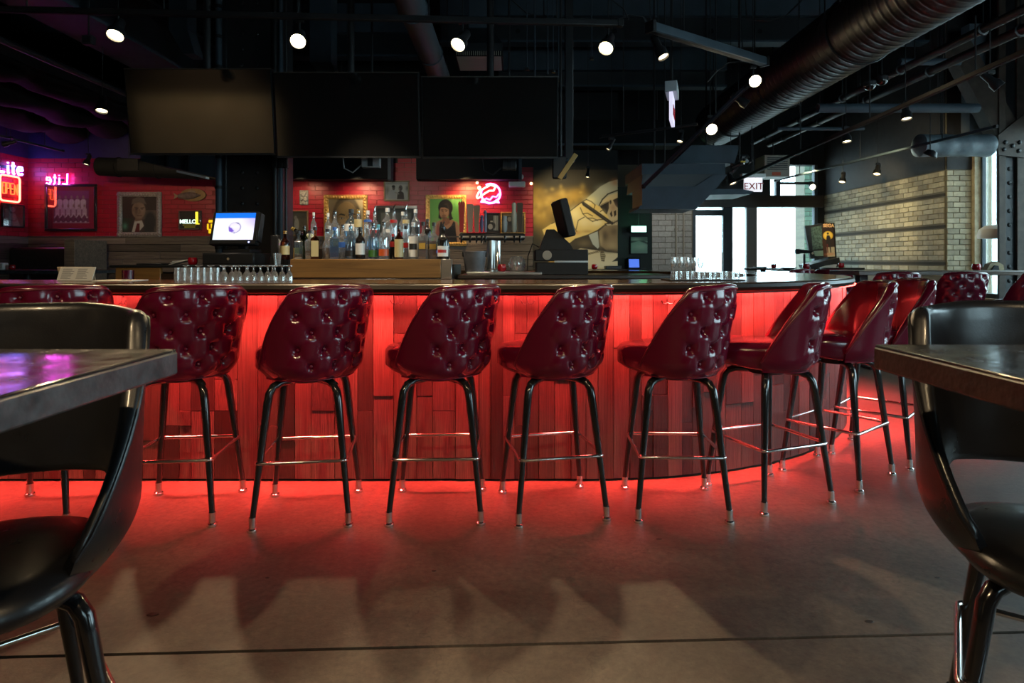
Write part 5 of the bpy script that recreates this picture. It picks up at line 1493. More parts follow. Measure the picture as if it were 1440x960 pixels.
for i, (px, r_) in enumerate([(394, .020), (401, .012), (386, .022)]):
    t = thing('conduit', ['middle black vertical pipe right of the steel column', 'thin black vertical pipe farthest right of the steel column', 'thick black vertical pipe on the right edge of steel column'][i], 'pipe', (P(px + 2, 0, Yc).x + .02, Yc - .07, 0))
    MB().cyl((0, 0, 0), (0, 0, ZC), r_, r_, 10).build('pipe_run', M['ductblue'] if i == 0 else M['steelblack'], t)
    MB().box(-.024, .024, -.024, .03, 2.05, 2.17, .006).build('junction', M['steelblack'], t)
# ------------------------------------------------------------------ ceiling services
def rod(parent, x, y, z0, r=.006, name='hanger_rod'):
    return MB().cyl((x, y, z0), (x, y, ZC), r, r, 6).build(name, M['steelblack'], parent)
def run(name, label, cat, p0, p1, r, mat, seg=14, rings=0, rods=2, group=None):
    p0, p1 = Vector(p0), Vector(p1)
    t = thing(name, label, cat, p0, 0, group)
    d = p1 - p0
    MB().cyl((0, 0, 0), d, r, r, seg).build('pipe_run', M[mat], t)
    for k in range(rings):
        c = d * ((k + .5) / rings); u = d.normalized()
        MB().tube([c - u * .012, c - u * .008, c + u * .008, c + u * .012], [r, r + .012, r + .012, r], seg, caps=False).build('collar', M[mat], t)
    for k in range(rods):
        c = d * ((k + .5) / rods)
        MB().cyl((c.x, c.y, c.z + r * .9), (c.x, c.y, ZC - p0.z), .006, .006, 6).build('hanger_rod', M['steelblack'], t)
    return t
# big spiral duct
M['flat'] = pm('flat_black', (.006, .0065, .008), .75, spec=.2)
dp0, dp1, dr_ = Vector((2.97, 2.6, 3.17)), Vector((2.97, 8.9, 3.17)), .30
sd = thing('spiral_duct', 'large black spiral duct running diagonally across the upper right', 'duct', dp0)
M['spiral'] = pm('spiral_duct_black', (.013, .013, .016), .42, noise=.3, scale=5)
mb = MB(); rows = []
n = 630; L_ = dp1.y - dp0.y
for k in range(n + 1):
    yy = L_ * k / n
    rr = dr_ + (.0045 if (k % 9) == 0 else (.0018 if (k % 9) in (1, 8) else 0))
    rows.append([Vector((rr * math.cos(a), yy + .02 * (a / 6.283), rr * math.sin(a))) for a in [2 * math.pi * q / 28 for q in range(28)]])
vs_ = mb.grid(rows, close_u=True); mb.cap(vs_[0]); mb.cap(vs_[-1]); mb.build('duct_tube', M['spiral'], sd, smooth=60)
for yy in (1.0, 2.6, 4.1, 5.6):
    MB().cyl((-.31, yy, 0), (-.31, yy, ZC - 3.17), .008, .008, 6).build('hanger_rod', M['steelblack'], sd)
    MB().tube([((dr_ + .009) * math.cos(a), yy, (dr_ + .009) * math.sin(a)) for a in [2 * math.pi * q / 28 for q in range(28)]], .007, 6, closed=True).build('strap', M['steelblack'], sd)
run('pipe', 'thick dark pipe beside the spiral duct, above it in the picture', 'pipe', (3.2, 4.6, 3.55), (3.2, 9.3, 3.55), .065, 'duct')
run('pipe', 'thick blue grey pipe left of centre crossing behind the televisions', 'pipe', (-.80, 4.4, 3.22), (-.80, 8.6, 3.22), .115, 'ductblue', 18, 4)
run('conduit', 'upper thin conduit under the spiral duct at right', 'pipe', (3.62, 3.2, 2.97), (3.62, 9.2, 2.97), .035, 'duct', 10, 6)
run('conduit', 'lower thin conduit under the spiral duct at right', 'pipe', (3.95, 3.2, 2.98), (3.95, 9.4, 2.98), .040, 'duct', 10, 6)
for i, (px0, px1, py, Yy, r_) in enumerate([(1166, 1215, 91, 6.4, .03), (1150, 1375, 152, 6.55, .05), (1265, 1350, 87, 5.9, .035), (1093, 1215, 181, 7.6, .022)]):
    run('conduit', ['short cross pipe behind the spiral duct, near two glass domes', 'long blue black cross pipe below the spiral duct', 'short cross pipe with valve near the right steel brace', 'thin pale cross conduit above the right light track'][i], 'pipe', P(px0, py, Yy), P(px1, py, Yy), r_, 'ductblue', 10)
# ceiling beams across the room
def beam(label, x0, x1, y, z0, z1, holes=False):
    t = thing('ceiling_beam', label, 'beam', ((x0 + x1) / 2, y, z0)); hx = (x1 - x0) / 2; h = z1 - z0
    MB().box(-hx, hx, -.012, .012, 0, h).build('web', M['duct'], t)
    MB().box(-hx, hx, -.10, .10, -.015, .015).build('bottom_flange', M['ductblue'], t)
    MB().box(-hx, hx, -.10, .10, h - .015, ZC - z0).build('top_flange', M['ductblue'], t)
    if holes:
        for k in range(9):
            MB().cyl((-hx + .4 + k * hx * .2, -.016, h * .45), (-hx + .4 + k * hx * .2, -.010, h * .45), .035, .035, 10).build('bolt_plate', M['black'], t)
    return t
beam('steel ceiling beam with bolt plates across the upper centre', -1.0, 5.8, 8.6, 4.25, 4.62, True)
beam('dark ceiling beam just above and right of the televisions', -.2, 3.2, 9.2, 3.80, 4.05)
beam('dark ceiling beam above the televisions, upper left', -7.2, -1.2, 8.9, 4.15, 4.5)
sfb = thing('bulkhead', 'black boxed bulkhead above the mural', 'bulkhead', (1.0, 9.3, 2.93))
MB().box(-1.1, 1.5, -.2, .28, 0, .36).build('box_casing', M['flat'], sfb)
MB().box(-1.1, 1.5, -.21, -.2, -.02, .012).build('edge_strip', M['ductblue'], sfb)
for xx in (-.8, 1.2): MB().cyl((xx, 0, .36), (xx, 0, ZC - 2.93), .012, .012, 6).build('hanger_rod', M['steelblack'], sfb)
# left hand soffit, beam and wrapped ducts
M['wrap'] = pm('wrapped_duct', (.012, .010, .010), .8, spec=.15, noise=.5, scale=3, bump=.6, bscale=5)
so = struct(MB().box(XL, -5.2, 3.0, YB, 3.30, 3.5).build('trim_3', M['wrap'], smooth=0))
for i, (xa, z0, r_, y0, y1) in enumerate([(-6.9, 3.22, .22, 4, 9.5), (-6.15, 3.25, .20, 4, 9.4), (-5.5, 3.3, .18, 4, 9.3)]):
    t = thing('wrapped_duct', ['wrapped flexible duct nearest the left wall, lit violet', 'middle wrapped flexible duct under the left soffit', 'right wrapped flexible duct under the left soffit'][i], 'duct', (xa, y0, z0), 0)
    mb = MB(); rows = []
    for k in range(41):
        rr = r_ * (1 + .10 * math.sin(k * 1.3 + i) + .05 * math.sin(k * 2.9))
        rows.append([Vector((rr * 1.35 * math.cos(a) + .04 * math.sin(k * .7 + i), (y1 - y0) * k / 40, rr * .75 * math.sin(a) + .03 * math.sin(k * .9))) for a in [2 * math.pi * q / 16 for q in range(16)]])
    vs_ = mb.grid(rows, close_u=True); mb.cap(vs_[0]); mb.cap(vs_[-1]); mb.build('duct_tube', M['wrap'], t, smooth=60)
    for q in range(4): MB().cyl((0, .7 + 1.4 * q, r_ * .5), (0, .7 + 1.4 * q, ZC - z0), .01, .01, 6).build('hanger_rod', M['steelblack'], t)
ib = thing('ceiling_beam', 'teal grey steel beam running away along the upper left', 'beam', (-3.9, 3.4, 3.30))
MB().box(-.26, .26, 0, 5.6, 0, .03).build('bottom_flange', M['ductblue'], ib)
MB().box(-.015, .015, 0, 5.6, .03, .5).build('web', M['duct'], ib)
MB().box(-.26, .26, 0, 5.6, .5, .53).build('top_flange', M['duct'], ib)
for q in (1, 4.6): MB().box(-.05, .05, q, q + .1, .53, ZC - 3.30).build('hanger_post', M['steelblack'], ib)
run('conduit', 'thin dark conduit under the beam at the upper left', 'pipe', (-4.6, 3.6, 3.18), (-4.6, 8.8, 3.18), .03, 'duct')
sq = thing('junction_box', 'small square junction box under the left beam', 'junction box', P(125, 57, 5.2))
MB().box(-.045, .045, -.03, .03, -.04, .04, .006).build('box_body', M['duct'], sq); MB().box(-.03, .03, -.034, -.03, -.027, .027).build('cover_plate', M['black'], sq)
MB().cyl((0, 0, .04), (0, 0, ZC - sq.location.z), .008, .008, 6).build('hanger_rod', M['steelblack'], sq)
# vertical duct drops
for i, (px0, px1, pyb, Yy) in enumerate([(244, 270, 45, 6.2), (440, 470, 92, 7.6), (660, 690, 45, 6.4)]):
    a, b = P(px0, pyb, Yy), P(px1, pyb, Yy); wd = b.x - a.x
    t = thing('duct_drop', ['teal square duct drop over the left television', 'dark square duct drop over the middle television', 'ceiling duct drop ending in a slatted vent, top centre'][i], 'duct', ((a.x + b.x) / 2, Yy, a.z))
    MB().box(-wd / 2, wd / 2, -wd / 2, wd / 2, 0, ZC - a.z, .004).build('neck', M['ductblue'], t)
    gw = wd * 1.05
    if i == 2:
        MB().lathe([(.24 * 1.414, -.28), (.24 * 1.414, -.20), (wd / 2 * 1.414, 0)], 4, Matrix.Rotation(R(45), 4, 'Z')).build('hood', M['duct'], t, smooth=0)
        MB().box(-.24, .24, -.245, .24, -.33, -.28).build('grille_frame', M['flat'], t)
        for k in range(16): MB().box(-.225, .225, -.225 + .029 * k, -.214 + .029 * k, -.336, -.33).build('slat', M['beige'], t)
        for k in range(22): MB().box(-.225 + .021 * k, -.216 + .021 * k, -.252, -.245, -.325, -.285).build('slat', M['beige'], t)
    else:
        MB().prism([(-wd / 2, 0), (wd / 2, 0), (wd * .9, -.25), (wd * .3, -.25)], -wd / 2, wd / 2).build('offset_boot', M['ductblue'] if i == 0 else M['duct'], t)
# hanging clutter of rods between the televisions and the exit sign
for i, (px, py0, py1, r_) in enumerate([(752, 0, 110, .010), (770, 0, 105, .008), (786, 0, 110, .012), (741, 0, 95, .005), (778, 0, 98, .005), (832, 0, 80, .007)]):
    Yy = 5.6 + .12 * i
    a, b = P(px, py1, Yy), P(px, py0, Yy)
    t = thing('hanging_rod', '%s thin hanging rod from the left between right television and exit sign' % ORD[sorted([752, 770, 786, 741, 778, 832]).index(px)], 'rod', (a.x, Yy, a.z), 0, 'hanging rods above the televisions')
    MB().cyl((0, 0, 0), (0, 0, ZC - a.z), r_, r_, 6).build('rod_bar', M['ductblue'], t)
    MB().box(-.02, .02, -.02, .02, -.03, .0, .003).build('clip', M['steelblack'], t)
ps = thing('hanging_post', 'black square post dropping from ceiling beside the right television', 'post', P(800, 225, 5.4))
MB().box(-.035, .035, -.04, .04, 0, ZC - ps.location.z, .004).build('post_tube', M['steelblack'], ps)
MB().box(-.05, .05, -.05, .05, -.02, .0, .003).build('end_cap', M['ductblue'], ps)
# slack cables
for i, q in enumerate([[(860, 0), (877, 12), (884, 27)], [(868, 28), (885, 21), (905, 24), (915, 38)], [(1128, 0), (1105, 22), (1080, 30), (1050, 28)], [(995, 115), (1008, 100), (1025, 88), (1045, 86)], [(720, 0), (740, 18), (765, 26)]]):
    pts_ = [P(x_, y_, 5.0 + .3 * i) for x_, y_ in q]
    t = thing('ceiling_cable', ['slack cable hanging above the centre track head', 'cable looping into the short grey track', 'thin cable rising at top beside the thick pipe', 'cable curling above starry lamp by the duct', 'slack cable above the right television'][i], 'cable', pts_[0])
    pts_ = [p - pts_[0] for p in pts_] + ([Vector((pts_[-1].x - pts_[0].x, .2, ZC - pts_[0].z))] if i > 0 else [])
    if i == 0: pts_ = [Vector((0, 0, ZC - t.location.z))] + pts_
    MB().tube(pts_, .006, 6).build('cable_run', M['duct'], t)

# ------------------------------------------------------------------ light tracks and heads
def track(label, p0, p1, wd=.035, mat='steelblack', drops=3, top=None):
    p0, p1 = Vector(p0), Vector(p1); d = p1 - p0
    t = thing('light_track', label, 'light track', p0)
    L_ = d.length
    m_ = Matrix.Translation(d / 2) @ d.to_track_quat('X', 'Z').to_matrix().to_4x4()
    MB().box(-L_ / 2, L_ / 2, -wd / 2, wd / 2, -wd / 2, wd / 2, .004, m_).build('rail', M[mat], t)
    MB().box(-L_ / 2, L_ / 2, -wd * .25, wd * .25, -wd / 2 - .002, -wd / 2 + .001, 0, m_).build('slot', M['black'], t)
    for s_ in (-1, 1): MB().box(s_ * L_ / 2 - .02, s_ * L_ / 2 + .02, -wd * .6, wd * .6, -wd * .6, wd * .6, .003, m_).build('end_cap', M['black'], t)
    for k in range(drops):
        c = d * ((k + .5) / drops)
        MB().cyl(c, (c.x, c.y, (top or ZC) - p0.z), .006, .006, 6).build('hanger_rod', M['steelblack'], t)
    return t
track('long black light track running across the top of the picture', P(-60, 12, 4.13), P(872, 33, 4.36), .04, drops=5)
track('short grey light track slanting down from the centre to the duct', P(915, 38, 4.6), P(1075, 87, 5.6), .07, 'ductblue', 2)
track('thin light track slanting from starry lamp down toward the mural', P(1050, 121, 5.6), P(905, 262, 7.2), .035, 'ductblue', 2)
track('long black light track along the brick wall side at right', P(1480, 55, 3.7), P(1030, 256, 8.2), .035, 'steelblack', 4, 2.90)
track('lower thin light track in front of the brick wall', P(1400, 178, 6.4), P(1090, 254, 10.2), .028, 'ductblue', 3)
track('thin short track above the mural with one small head', P(845, 192, 6.6), P(978, 175, 6.2), .025, 'steelblack', 2)
track('violet lit thin track at the far left wall', P(-20, 186, 8.4), P(88, 212, 9.3), .03, 'steelblack', 2)
LENS = {}
def lens(v):
    if v not in LENS: LENS[v] = emit('lamp_lens_%d' % len(LENS), (1.0, .82, .48), v)
    return LENS[v]
def head(label, px, py, Y, look, r=.048, L_=.15, em=0.0, stem=.10, mat='steelblack'):
    """px,py is the middle of the lens; look is the direction the lens faces"""
    p = P(px, py, Y)
    t = thing('track_light', label, 'track light', p, 0, 'black track light heads')
    look = Vector(look).normalized()
    q = look.to_track_quat('Z', 'Y').to_matrix().to_4x4()
    MB().lathe([(r * .55, -L_), (r * .62, -L_ * .96), (r * .66, -L_ * .45), (r, -L_ * .30), (r * 1.04, .004), (r * .93, .004), (r * .88, -.012)], 16, q, True, False).build('lamp_body', M[mat], t)
    MB().lathe([(r * .9, -.012), (r * .6, -.004), (.0005, -.001)], 14, q, False, False).build('lens', lens(em) if em else M['white2'], t)
    top = -look * (L_ * .55)
    MB().tube([top, top + Vector((0, 0, stem * .6)), top + Vector((0, 0, stem + .02))], .007, 6).build('yoke_stem', M['steelblack'], t)
    MB().box(top.x - .03, top.x + .03, top.y - .016, top.y + .016, top.z + stem, top.z + stem + .03, .003).build('adaptor', M['black'], t)
    MB().cyl(top + Vector((0, 0, stem + .03)), (top.x, top.y, ZC - p.z), .004, .004, 6).build('hanger_rod', M['steelblack'], t)
    return t
D = (0, -.45, -1)
head('bright track head at top left, left of the left television', 162, 50, 4.16, (0.1, -.6, -1), .055, .15, 30)
head('brightest starry track head above the left and middle televisions', 419, 58, 4.22, (.15, -1, -.9), .055, .14, 42)
head('bright track head above the middle of the televisions, tilted left', 644, 63, 4.28, (-.45, -.8, -1), .055, .16, 34)
head('bright track head above the right television end, tilted left', 852, 68, 4.35, (-.4, -.8, -1), .055, .16, 34)
head('softly lit track head hanging left of the exit arrow sign', 933, 80, 4.7, (.35, -.35, -1), .045, .2, 7)
head('starry track head at the end of the short grey track', 1062, 114, 5.55, (-.1, -1, -.55), .058, .14, 45)
head('starry track head over the curve, right of exit arrow sign', 1001, 182, 6.3, (-.05, -1, -.45), .06, .14, 40)
head('small dim track head over the booths left of the left television', 143, 156, 6.0, (.1, -.3, -1), .055, .15, 8, .05)
head('small track head above the magenta team photograph', 121, 231, 9.0, (-.2, -.3, -1), .045, .15, 2.5, .06)
head('small violet lit track head at the upper left wall', 5, 203, 8.6, (-1, -.2, -.3), .04, .16, 1.5, .06)
head('lit black track head near brick wall, lower middle of long track', 1191, 199, 6.2, (0, -.2, -1), .045, .16, 10, .04)
head('lit black track head near brick wall, upper part of long track', 1275, 167, 5.4, (0, -.2, -1), .045, .16, 10, .04)
head('unlit track head at far right pointing right', 1405, 122, 4.6, (.6, -.3, -.75), .042, .15, 0, .04)
head('small track head before the brick wall, left of two', 1184, 256, 9.4, (-.35, -.3, -1), .05, .16, 3, .05)
head('small track head before the brick wall, right of two', 1233, 245, 8.4, (-.35, -.3, -1), .05, .16, 3, .05)
head('glowing small track head at the shop window', 1143, 263, 10.0, (-.1, -1, -.3), .05, .14, 22, .05)
head('small steel track head before the mural, under short track', 855, 210, 6.6, (-.6, -.2, -1), .028, .14, 1.2, .04)
head('small black track head on the mural, hanging by itself', 826, 249, 8.6, (-.15, -.2, -1), .03, .14, 4, .05)
head('small track head where thin track meets the boxy duct', 956, 199, 6.9, (-.3, -.3, -1), .035, .13, 4, .04)
head('black track head below duct clutter, left of EXIT sign', 1031, 258, 8.0, (.3, -.3, -1), .05, .15, 5, .05)
head('unlit wide track head under thin track near spiral duct', 1050, 147, 5.9, (.7, -.2, -.55), .045, .17, 0, .05)

# ------------------------------------------------------------------ exit signs
ex = thing('exit_sign', 'white EXIT sign with red letters facing the room, right of ducts', 'exit sign', P(1059, 257, 8.6))
MB().box(-.17, .16, -.05, .05, .07, .125, .004).build('canopy', M['white2'], ex)
exw = emit('exit_panel_glow', (.95, .93, 1.0), .9); exr = pm('exit_red', (.5, .01, .02), .5)
MB().box(-.125, .125, -.02, .02, -.125, .07, .003).build('panel', exw, ex)
text_mesh('EXIT', .135, exr, 'lettering', ex, (.0, -.022, -.095), bold=.001)
MB().cyl((0, 0, .125), (0, 0, ZC - ex.location.z), .01, .01, 8).build('hanger_rod', M['steelblack'], ex)
e2 = thing('exit_sign', 'white EXIT sign seen edge on, hanging at upper centre right', 'exit sign', P(945, 135, 5.3), R(72))
MB().box(-.16, .16, -.05, .05, .0, .09, .004).build('canopy', pm('exit_canopy', (.42, .46, .5), .4), e2)
MB().box(-.15, .15, -.015, .015, -.24, .0, .003).build('panel', emit('exit_panel_glow_side', (.80, .78, 1.0), .85), e2)
text_mesh('EXIT', .13, exr, 'lettering', e2, (.0, -.017, -.19), bold=.001)
MB().cyl((0, 0, .09), (0, 0, ZC - e2.location.z), .008, .008, 8).build('hanger_rod', M['steelblack'], e2)

# ------------------------------------------------------------------ boxy supply duct at the end of the spiral duct
bx = thing('supply_duct', 'blue grey sheet metal duct box below the spiral duct end', 'duct', (0, 0, 0))
q = lambda px, py, Y: (lambda v: (v.x, v.z))(P(px, py, Y))
Yd = 7.4
def plate(name, pts_, Y0, Y1, mat='ductblue'): return MB().prism([q(x_, y_, Yd) for x_, y_ in pts_], Y0, Y1, 'y').build(name, M[mat], bx, smooth=20)
plate('outlet_box', [(903, 262), (978, 262), (978, 290), (903, 290)], Yd, Yd + .6)
plate('outlet_lip', [(900, 289), (982, 289), (979, 294), (897, 294)], Yd - .02, Yd + .62)
plate('upper_box', [(905, 228), (1024, 228), (1024, 244), (905, 244)], Yd + .1, Yd + 1.2)
plate('transition', [(905, 244), (1022, 244), (1004, 262), (903, 262)], Yd + .05, Yd + 1.0, 'duct')
plate('elbow', [(978, 262), (1004, 245), (1024, 245), (1010, 262), (984, 290), (978, 290)], Yd + .02, Yd + .6)
MB().prism([q(960, 212, 8.4), q(1025, 212, 8.4), q(1018, 236, 8.4), q(935, 236, 8.4)], 8.0, 9.0).build('plenum', M['ductblue'], bx, smooth=20)
MB().cyl((P(990, 200, 8.6).x, 8.5, 2.6), (P(990, 200, 8.6).x, 8.5, ZC), .012, .012, 6).build('hanger_rod', M['steelblack'], bx)
MB().cyl((P(920, 230, 7.6).x, 7.6, P(920, 230, 7.6).z), (P(920, 230, 7.6).x, 7.6, ZC), .012, .012, 6).build('hanger_rod', M['steelblack'], bx)
sh_ = thing('duct_boot', 'flat blue grey duct boot reaching toward the EXIT sign', 'duct', P(1000, 268, 8.6))
MB().prism([(-.05, 0), (.35, -.0), (.52, -.03), (.48, -.07), (-.1, -.08)], -.2, .5).build('boot_shell', M['ductblue'], sh_)
MB().cyl((.1, .2, 0), (.1, .2, ZC - sh_.location.z), .01, .01, 6).build('hanger_rod', M['steelblack'], sh_)
ac = thing('air_unit', 'beige louvred air unit beside the transom window', 'air conditioner', P(1087, 236, 9.2))
MB().box(-.19, .19, -.15, .2, -.15, .17, .01).build('casing', M['beige'], ac)
for k in range(7): MB().box(-.15, .15, -.158, -.15, -.05 + k * .028, -.036 + k * .028).build('louvre', M['duct'], ac)
MB().box(-.08, .05, -.157, -.15, -.135, -.085, .004).build('red_tag', pm('red_tag', (.5, .08, .03), .5), ac)
MB().cyl((0, 0, .17), (0, 0, ZC - ac.location.z), .012, .012, 6).build('hanger_rod', M['steelblack'], ac)
cl = thing('valve_cluster', 'dark cluster of pipe valves with yellow tag above the boxy duct', 'valves', P(1040, 226, 8.0))
for k in range(9):
    a = Vector((random.uniform(-.14, .14), random.uniform(-.1, .1), random.uniform(-.1, .1)))
    MB().cyl(a, a + Vector((random.uniform(-.12, .12), .05, random.uniform(-.08, .08))), random.uniform(.012, .03), None, 8).build('valve', M[['steelblack', 'duct', 'steel', 'duct'][k % 4]], cl)
MB().box(-.03, .03, -.12, -.11, -.04, -.02).build('yellow_tag', pm('yellow_tag', (.7, .45, .02), .5), cl)
MB().cyl((0, 0, 0), (0, 0, ZC - cl.location.z), .012, .012, 6).build('hanger_rod', M['steelblack'], cl)
for i, (px, py) in enumerate([(1223, 120), (1240, 113)]):
    t = thing('dome_camera', ['left dark glass dome under the spiral duct', 'right dark glass dome under the spiral duct'][i], 'camera', P(px, py, 5.6), 0)
    MB().sphere((0, 0, 0), .052, 1, 1, .9, 14).build('dome', M['bottle_dark'], t)
    MB().lathe([(.054, 0), (.054, .03), (.03, .05)], 14).build('collar', M['steelblack'], t)
    MB().cyl((0, 0, .04), (0, 0, ZC - t.location.z), .008, .008, 6).build('hanger_rod', M['steelblack'], t)
dl = thing('dome_light', 'black half dome lamp with bright rim before the wrapped duct', 'lamp', P(1308, 218, 6.8))
MB().lathe([(.001, .06), (.05, .05), (.075, .0), (.07, -.01)], 16, None, False, False).build('shade', M['steelblack'], dl, None, (R(20), R(20), 0))
MB().lathe([(.001, -.002), (.068, -.006)], 14, None, False, False).build('lens', lens(1.5), dl, None, (R(20), R(20), 0))
MB().cyl((0, 0, .05), (0, 0, ZC - dl.location.z), .006, .006, 6).build('hanger_rod', M['steelblack'], dl)
# silver wrapped cross duct by the window
wd_ = thing('wrapped_duct', 'silver blue wrapped duct reaching the right window bay', 'duct', P(1288, 214, 7.4))
mb = MB(); rows = []
for k in range(25):
    rr = .15 * (1 + .03 * math.sin(k * .9) + .02 * math.sin(k * 3.1))
    if k == 0: rr *= .5
    rows.append([Vector((.88 * k / 24, rr * math.cos(a), .08 + rr * .9 * math.sin(a))) for a in [2 * math.pi * z_ / 16 for z_ in range(16)]])
vs_ = mb.grid(rows, close_u=True); mb.cap(vs_[0]); mb.cap(vs_[-1])
mb.build('duct_tube', pm('foil_wrap', (.10, .13, .15), .4, noise=.4, scale=8, bump=.5, bscale=14), wd_, smooth=60)
MB().cyl((.3, 0, .2), (.3, 0, ZC - wd_.location.z), .008, .008, 6).build('hanger_rod', M['steelblack'], wd_)
# ducts over the red wall behind the bar
for i, (px0, px1, lab) in enumerate([(404, 549, 'black rectangular duct above the red wall, left of the couple photograph'), (585, 733, 'black rectangular duct above the red wall, right of the couple photograph')]):
    a, b = P(px0, 252, 9.25), P(px1, 222, 9.25)
    t = thing('rectangular_duct', lab, 'duct', ((a.x + b.x) / 2, 9.25, a.z)); hx = (b.x - a.x) / 2
    MB().box(-hx, hx, 0, .2, 0, b.z - a.z + .1, .004).build('duct_shell', M['flat'], t)
    MB().box(hx - .04, hx + .01, -.012, .2, -.01, b.z - a.z + .1, .003).build('end_flange', M['ductblue'], t)
    MB().cyl((0, .15, .3), (0, .15, ZC - a.z), .01, .01, 6).build('hanger_rod', M['steelblack'], t)
rdk = run('round_duct', 'black round duct end with violet gleam above the silver framed portrait', 'duct', P(140, 234, 8.9), P(305, 240, 8.9), .135, 'flat', 22, 3)
MB().box(.35, .65, -.15, -.12, -.08, .09, .004).build('access_panel', M['black'], rdk)
au = thing('air_handler', 'teal grey slanted air handler under the left television', 'duct', (0, 0, 0))
w_ = lambda x_, y_, Y: (lambda v: (v.x, v.z))(P(x_, y_, Y))
MB().prism([w_(197, 205, 7.2), w_(305, 205, 7.2), w_(305, 250, 7.2), w_(198, 226, 7.2)], 7.2, 7.9).build('casing', M['ductblue'], au, smooth=20)
for xx in (232, 262): MB().prism([w_(xx, 205, 7.19), w_(xx + 4, 205, 7.19), w_(xx + 4, 241 - (262 - xx) * .22, 7.19), w_(xx, 240 - (262 - xx) * .22, 7.19)], 7.17, 7.2).build('seam', M['black'], au)
MB().prism([w_(252, 240, 7.18), w_(293, 249, 7.18), w_(293, 252, 7.18), w_(252, 243, 7.18)], 7.12, 7.2).build('white_tube', M['white2'], au)
MB().cyl((P(250, 205, 7.5).x, 7.5, 2.5), (P(250, 205, 7.5).x, 7.5, ZC), .012, .012, 6).build('hanger_rod', M['steelblack'], au)

# ------------------------------------------------------------------ right hand steel column with knee brace
Yr = 7.4
xr = P(1405, 0, Yr).x
brs = pm('brown_steel', (.062, .047, .037), .6, noise=.4, spec=.3)
rc = struct(MB().box(xr, xr + .085, Yr, Yr + .03, 0, ZC, .004).build('trim_4', brs))
MB().box(xr + .07, xr + .23, Yr + .04, Yr + .06, 0, ZC).build('web_plate', M['steelblack'], rc)
MB().box(xr + .22, xr + .80, Yr, Yr + .03, 0, ZC, .004).build('flange', brs, rc)
MB().box(xr + .16, xr + .8, Yr + .09, Yr + .12, 0, ZC).build('back_plate', brs, rc)
for k in range(11): use('rivet', riv, rc, (xr + .155, Yr + .04, .95 + k * .17), None, (1.5, 1.5, 1.5))
kb = [w_(1338, 64, Yr), w_(1362, 56, Yr), w_(1440, 190, Yr), w_(1405, 200, Yr)]
MB().prism([w_(1338, 66, Yr), w_(1366, 54, Yr), w_(1432, 170, Yr), w_(1406, 196, Yr)], Yr + .02, Yr + .2).build('knee_brace', rc.data.materials[0], rc, smooth=20)
MB().prism([w_(1403, 190, Yr), w_(1440, 160, Yr), w_(1440, 222, Yr), w_(1403, 218, Yr)], Yr - .015, Yr + .02).build('gusset', rc.data.materials[0], rc, smooth=20)
for (x_, y_) in [(1412, 210), (1424, 205), (1434, 200), (1414, 200), (1433, 212)]: use('rivet', riv, rc, P(x_, y_, Yr - .018), None, (1.5, 1.5, 1.5))
MB().box(5.80, 6.2, 7.75, 7.9, 2.62, 4.2).build('trim_5', pm('blue_grey_panel', (.11, .135, .16), .6, noise=.2), rc)
# ------------------------------------------------------------------ right hand dining zone
tr = thing('pub_table', 'long wooden topped pub table by the bright right window, red candle on it', 'table', (4.72, 6.95, 0), 0)
MB().box(-.95, 1.4, -.30, .32, 1.035, 1.085, .006).build('tabletop', woodmat('brown_top', (.03, .018, .012), (.10, .06, .035), .3, axis=0), tr)
for xx in (-.75, .45, 1.2):
    MB().box(xx - .045, xx + .045, -.05, .05, .02, 1.035).build('leg', M['steelblack'], tr)
    MB().box(xx - .05, xx + .05, -.26, .26, 0, .03).build('foot', M['steelblack'], tr)
candle('large red candle holder on the long table by the right window', (P(1373, 378, 6.95).x, 6.95, 1.087), 1.25)
wr_ = thing('paper_wrapper', 'crumpled brown paper beside the candle near the window', 'paper', (P(1398, 377, 7.0).x, 7.02, 1.087))
mb = MB(); mb.prism([(-.10, 0), (.10, 0), (.09, .06), (.02, .10), (-.06, .07)], -.04, .04); mb.build('crumpled_sheet', pm('kraft', (.35, .28, .17), .8, noise=.4), wr_, smooth=0)
MB().prism([(-.06, .0), (.03, .0), (.02, .05), (-.02, .055)], -.06, -.041).build('dark_fold', M['black'], wr_, smooth=0)
fs = make_stool('red tufted stool seen from behind at long wooden table, left of the right column', 'far', 'red stools at the pub tables')
fs.location = (P(1341, 0, 6.35).x, 6.35, 0); fs.rotation_euler = (0, 0, R(-6))
for (px, Y, rz, lab) in [(1440, 6.3, 4, 'red tufted stool cut off by the right picture edge at long table'), (1248, 6.35, -5, 'red stool half hidden behind the last bar stools, at left end of long table'),
                         (1112, 8.5, 20, 'red stool showing only its top edge beyond the bar, before the shop window'), (1172, 8.4, -30, 'red stool beyond the bar under the small round table')]:
    s = dup(fs, None, lab, (P(px, 0, Y).x, Y, 0), R(rz))
def round_table(label, px, Y, z, r):
    t = thing('round_table', label, 'table', (P(px, 0, Y).x, Y, 0))
    MB().lathe([(r * .98, z - .03), (r, z - .025), (r, z - .004), (r * .99, z)], 28).build('tabletop', M['black'], t)
    MB().cyl((0, 0, .02), (0, 0, z - .03), .045, .045, 12).build('column', M['steelblack'], t)
    MB().lathe([(.25, 0), (.25, .015), (.05, .04)], 20).build('base', M['steelblack'], t)
    return t
round_table('small round black table beside the brick wall with candle and napkin', 1184, 9.3, 1.09, .30)
candle('red candle holder on the small round table beside brick wall', (P(1183, 372, 9.2).x, 9.2, 1.09), 1.2)
nap = MB().prism([(-.12, 0), (.10, 0), (.12, .05), (-.02, .03)], -.04, .04).build('napkin', M['white'], None, (P(1164, 374, 9.25).x, 9.25, 1.09), smooth=0); tag(nap, 'folded white napkin on the small round table', 'napkin')
round_table('black table before the shop window, left of the two', 1073, 10.05, 1.075, .30)
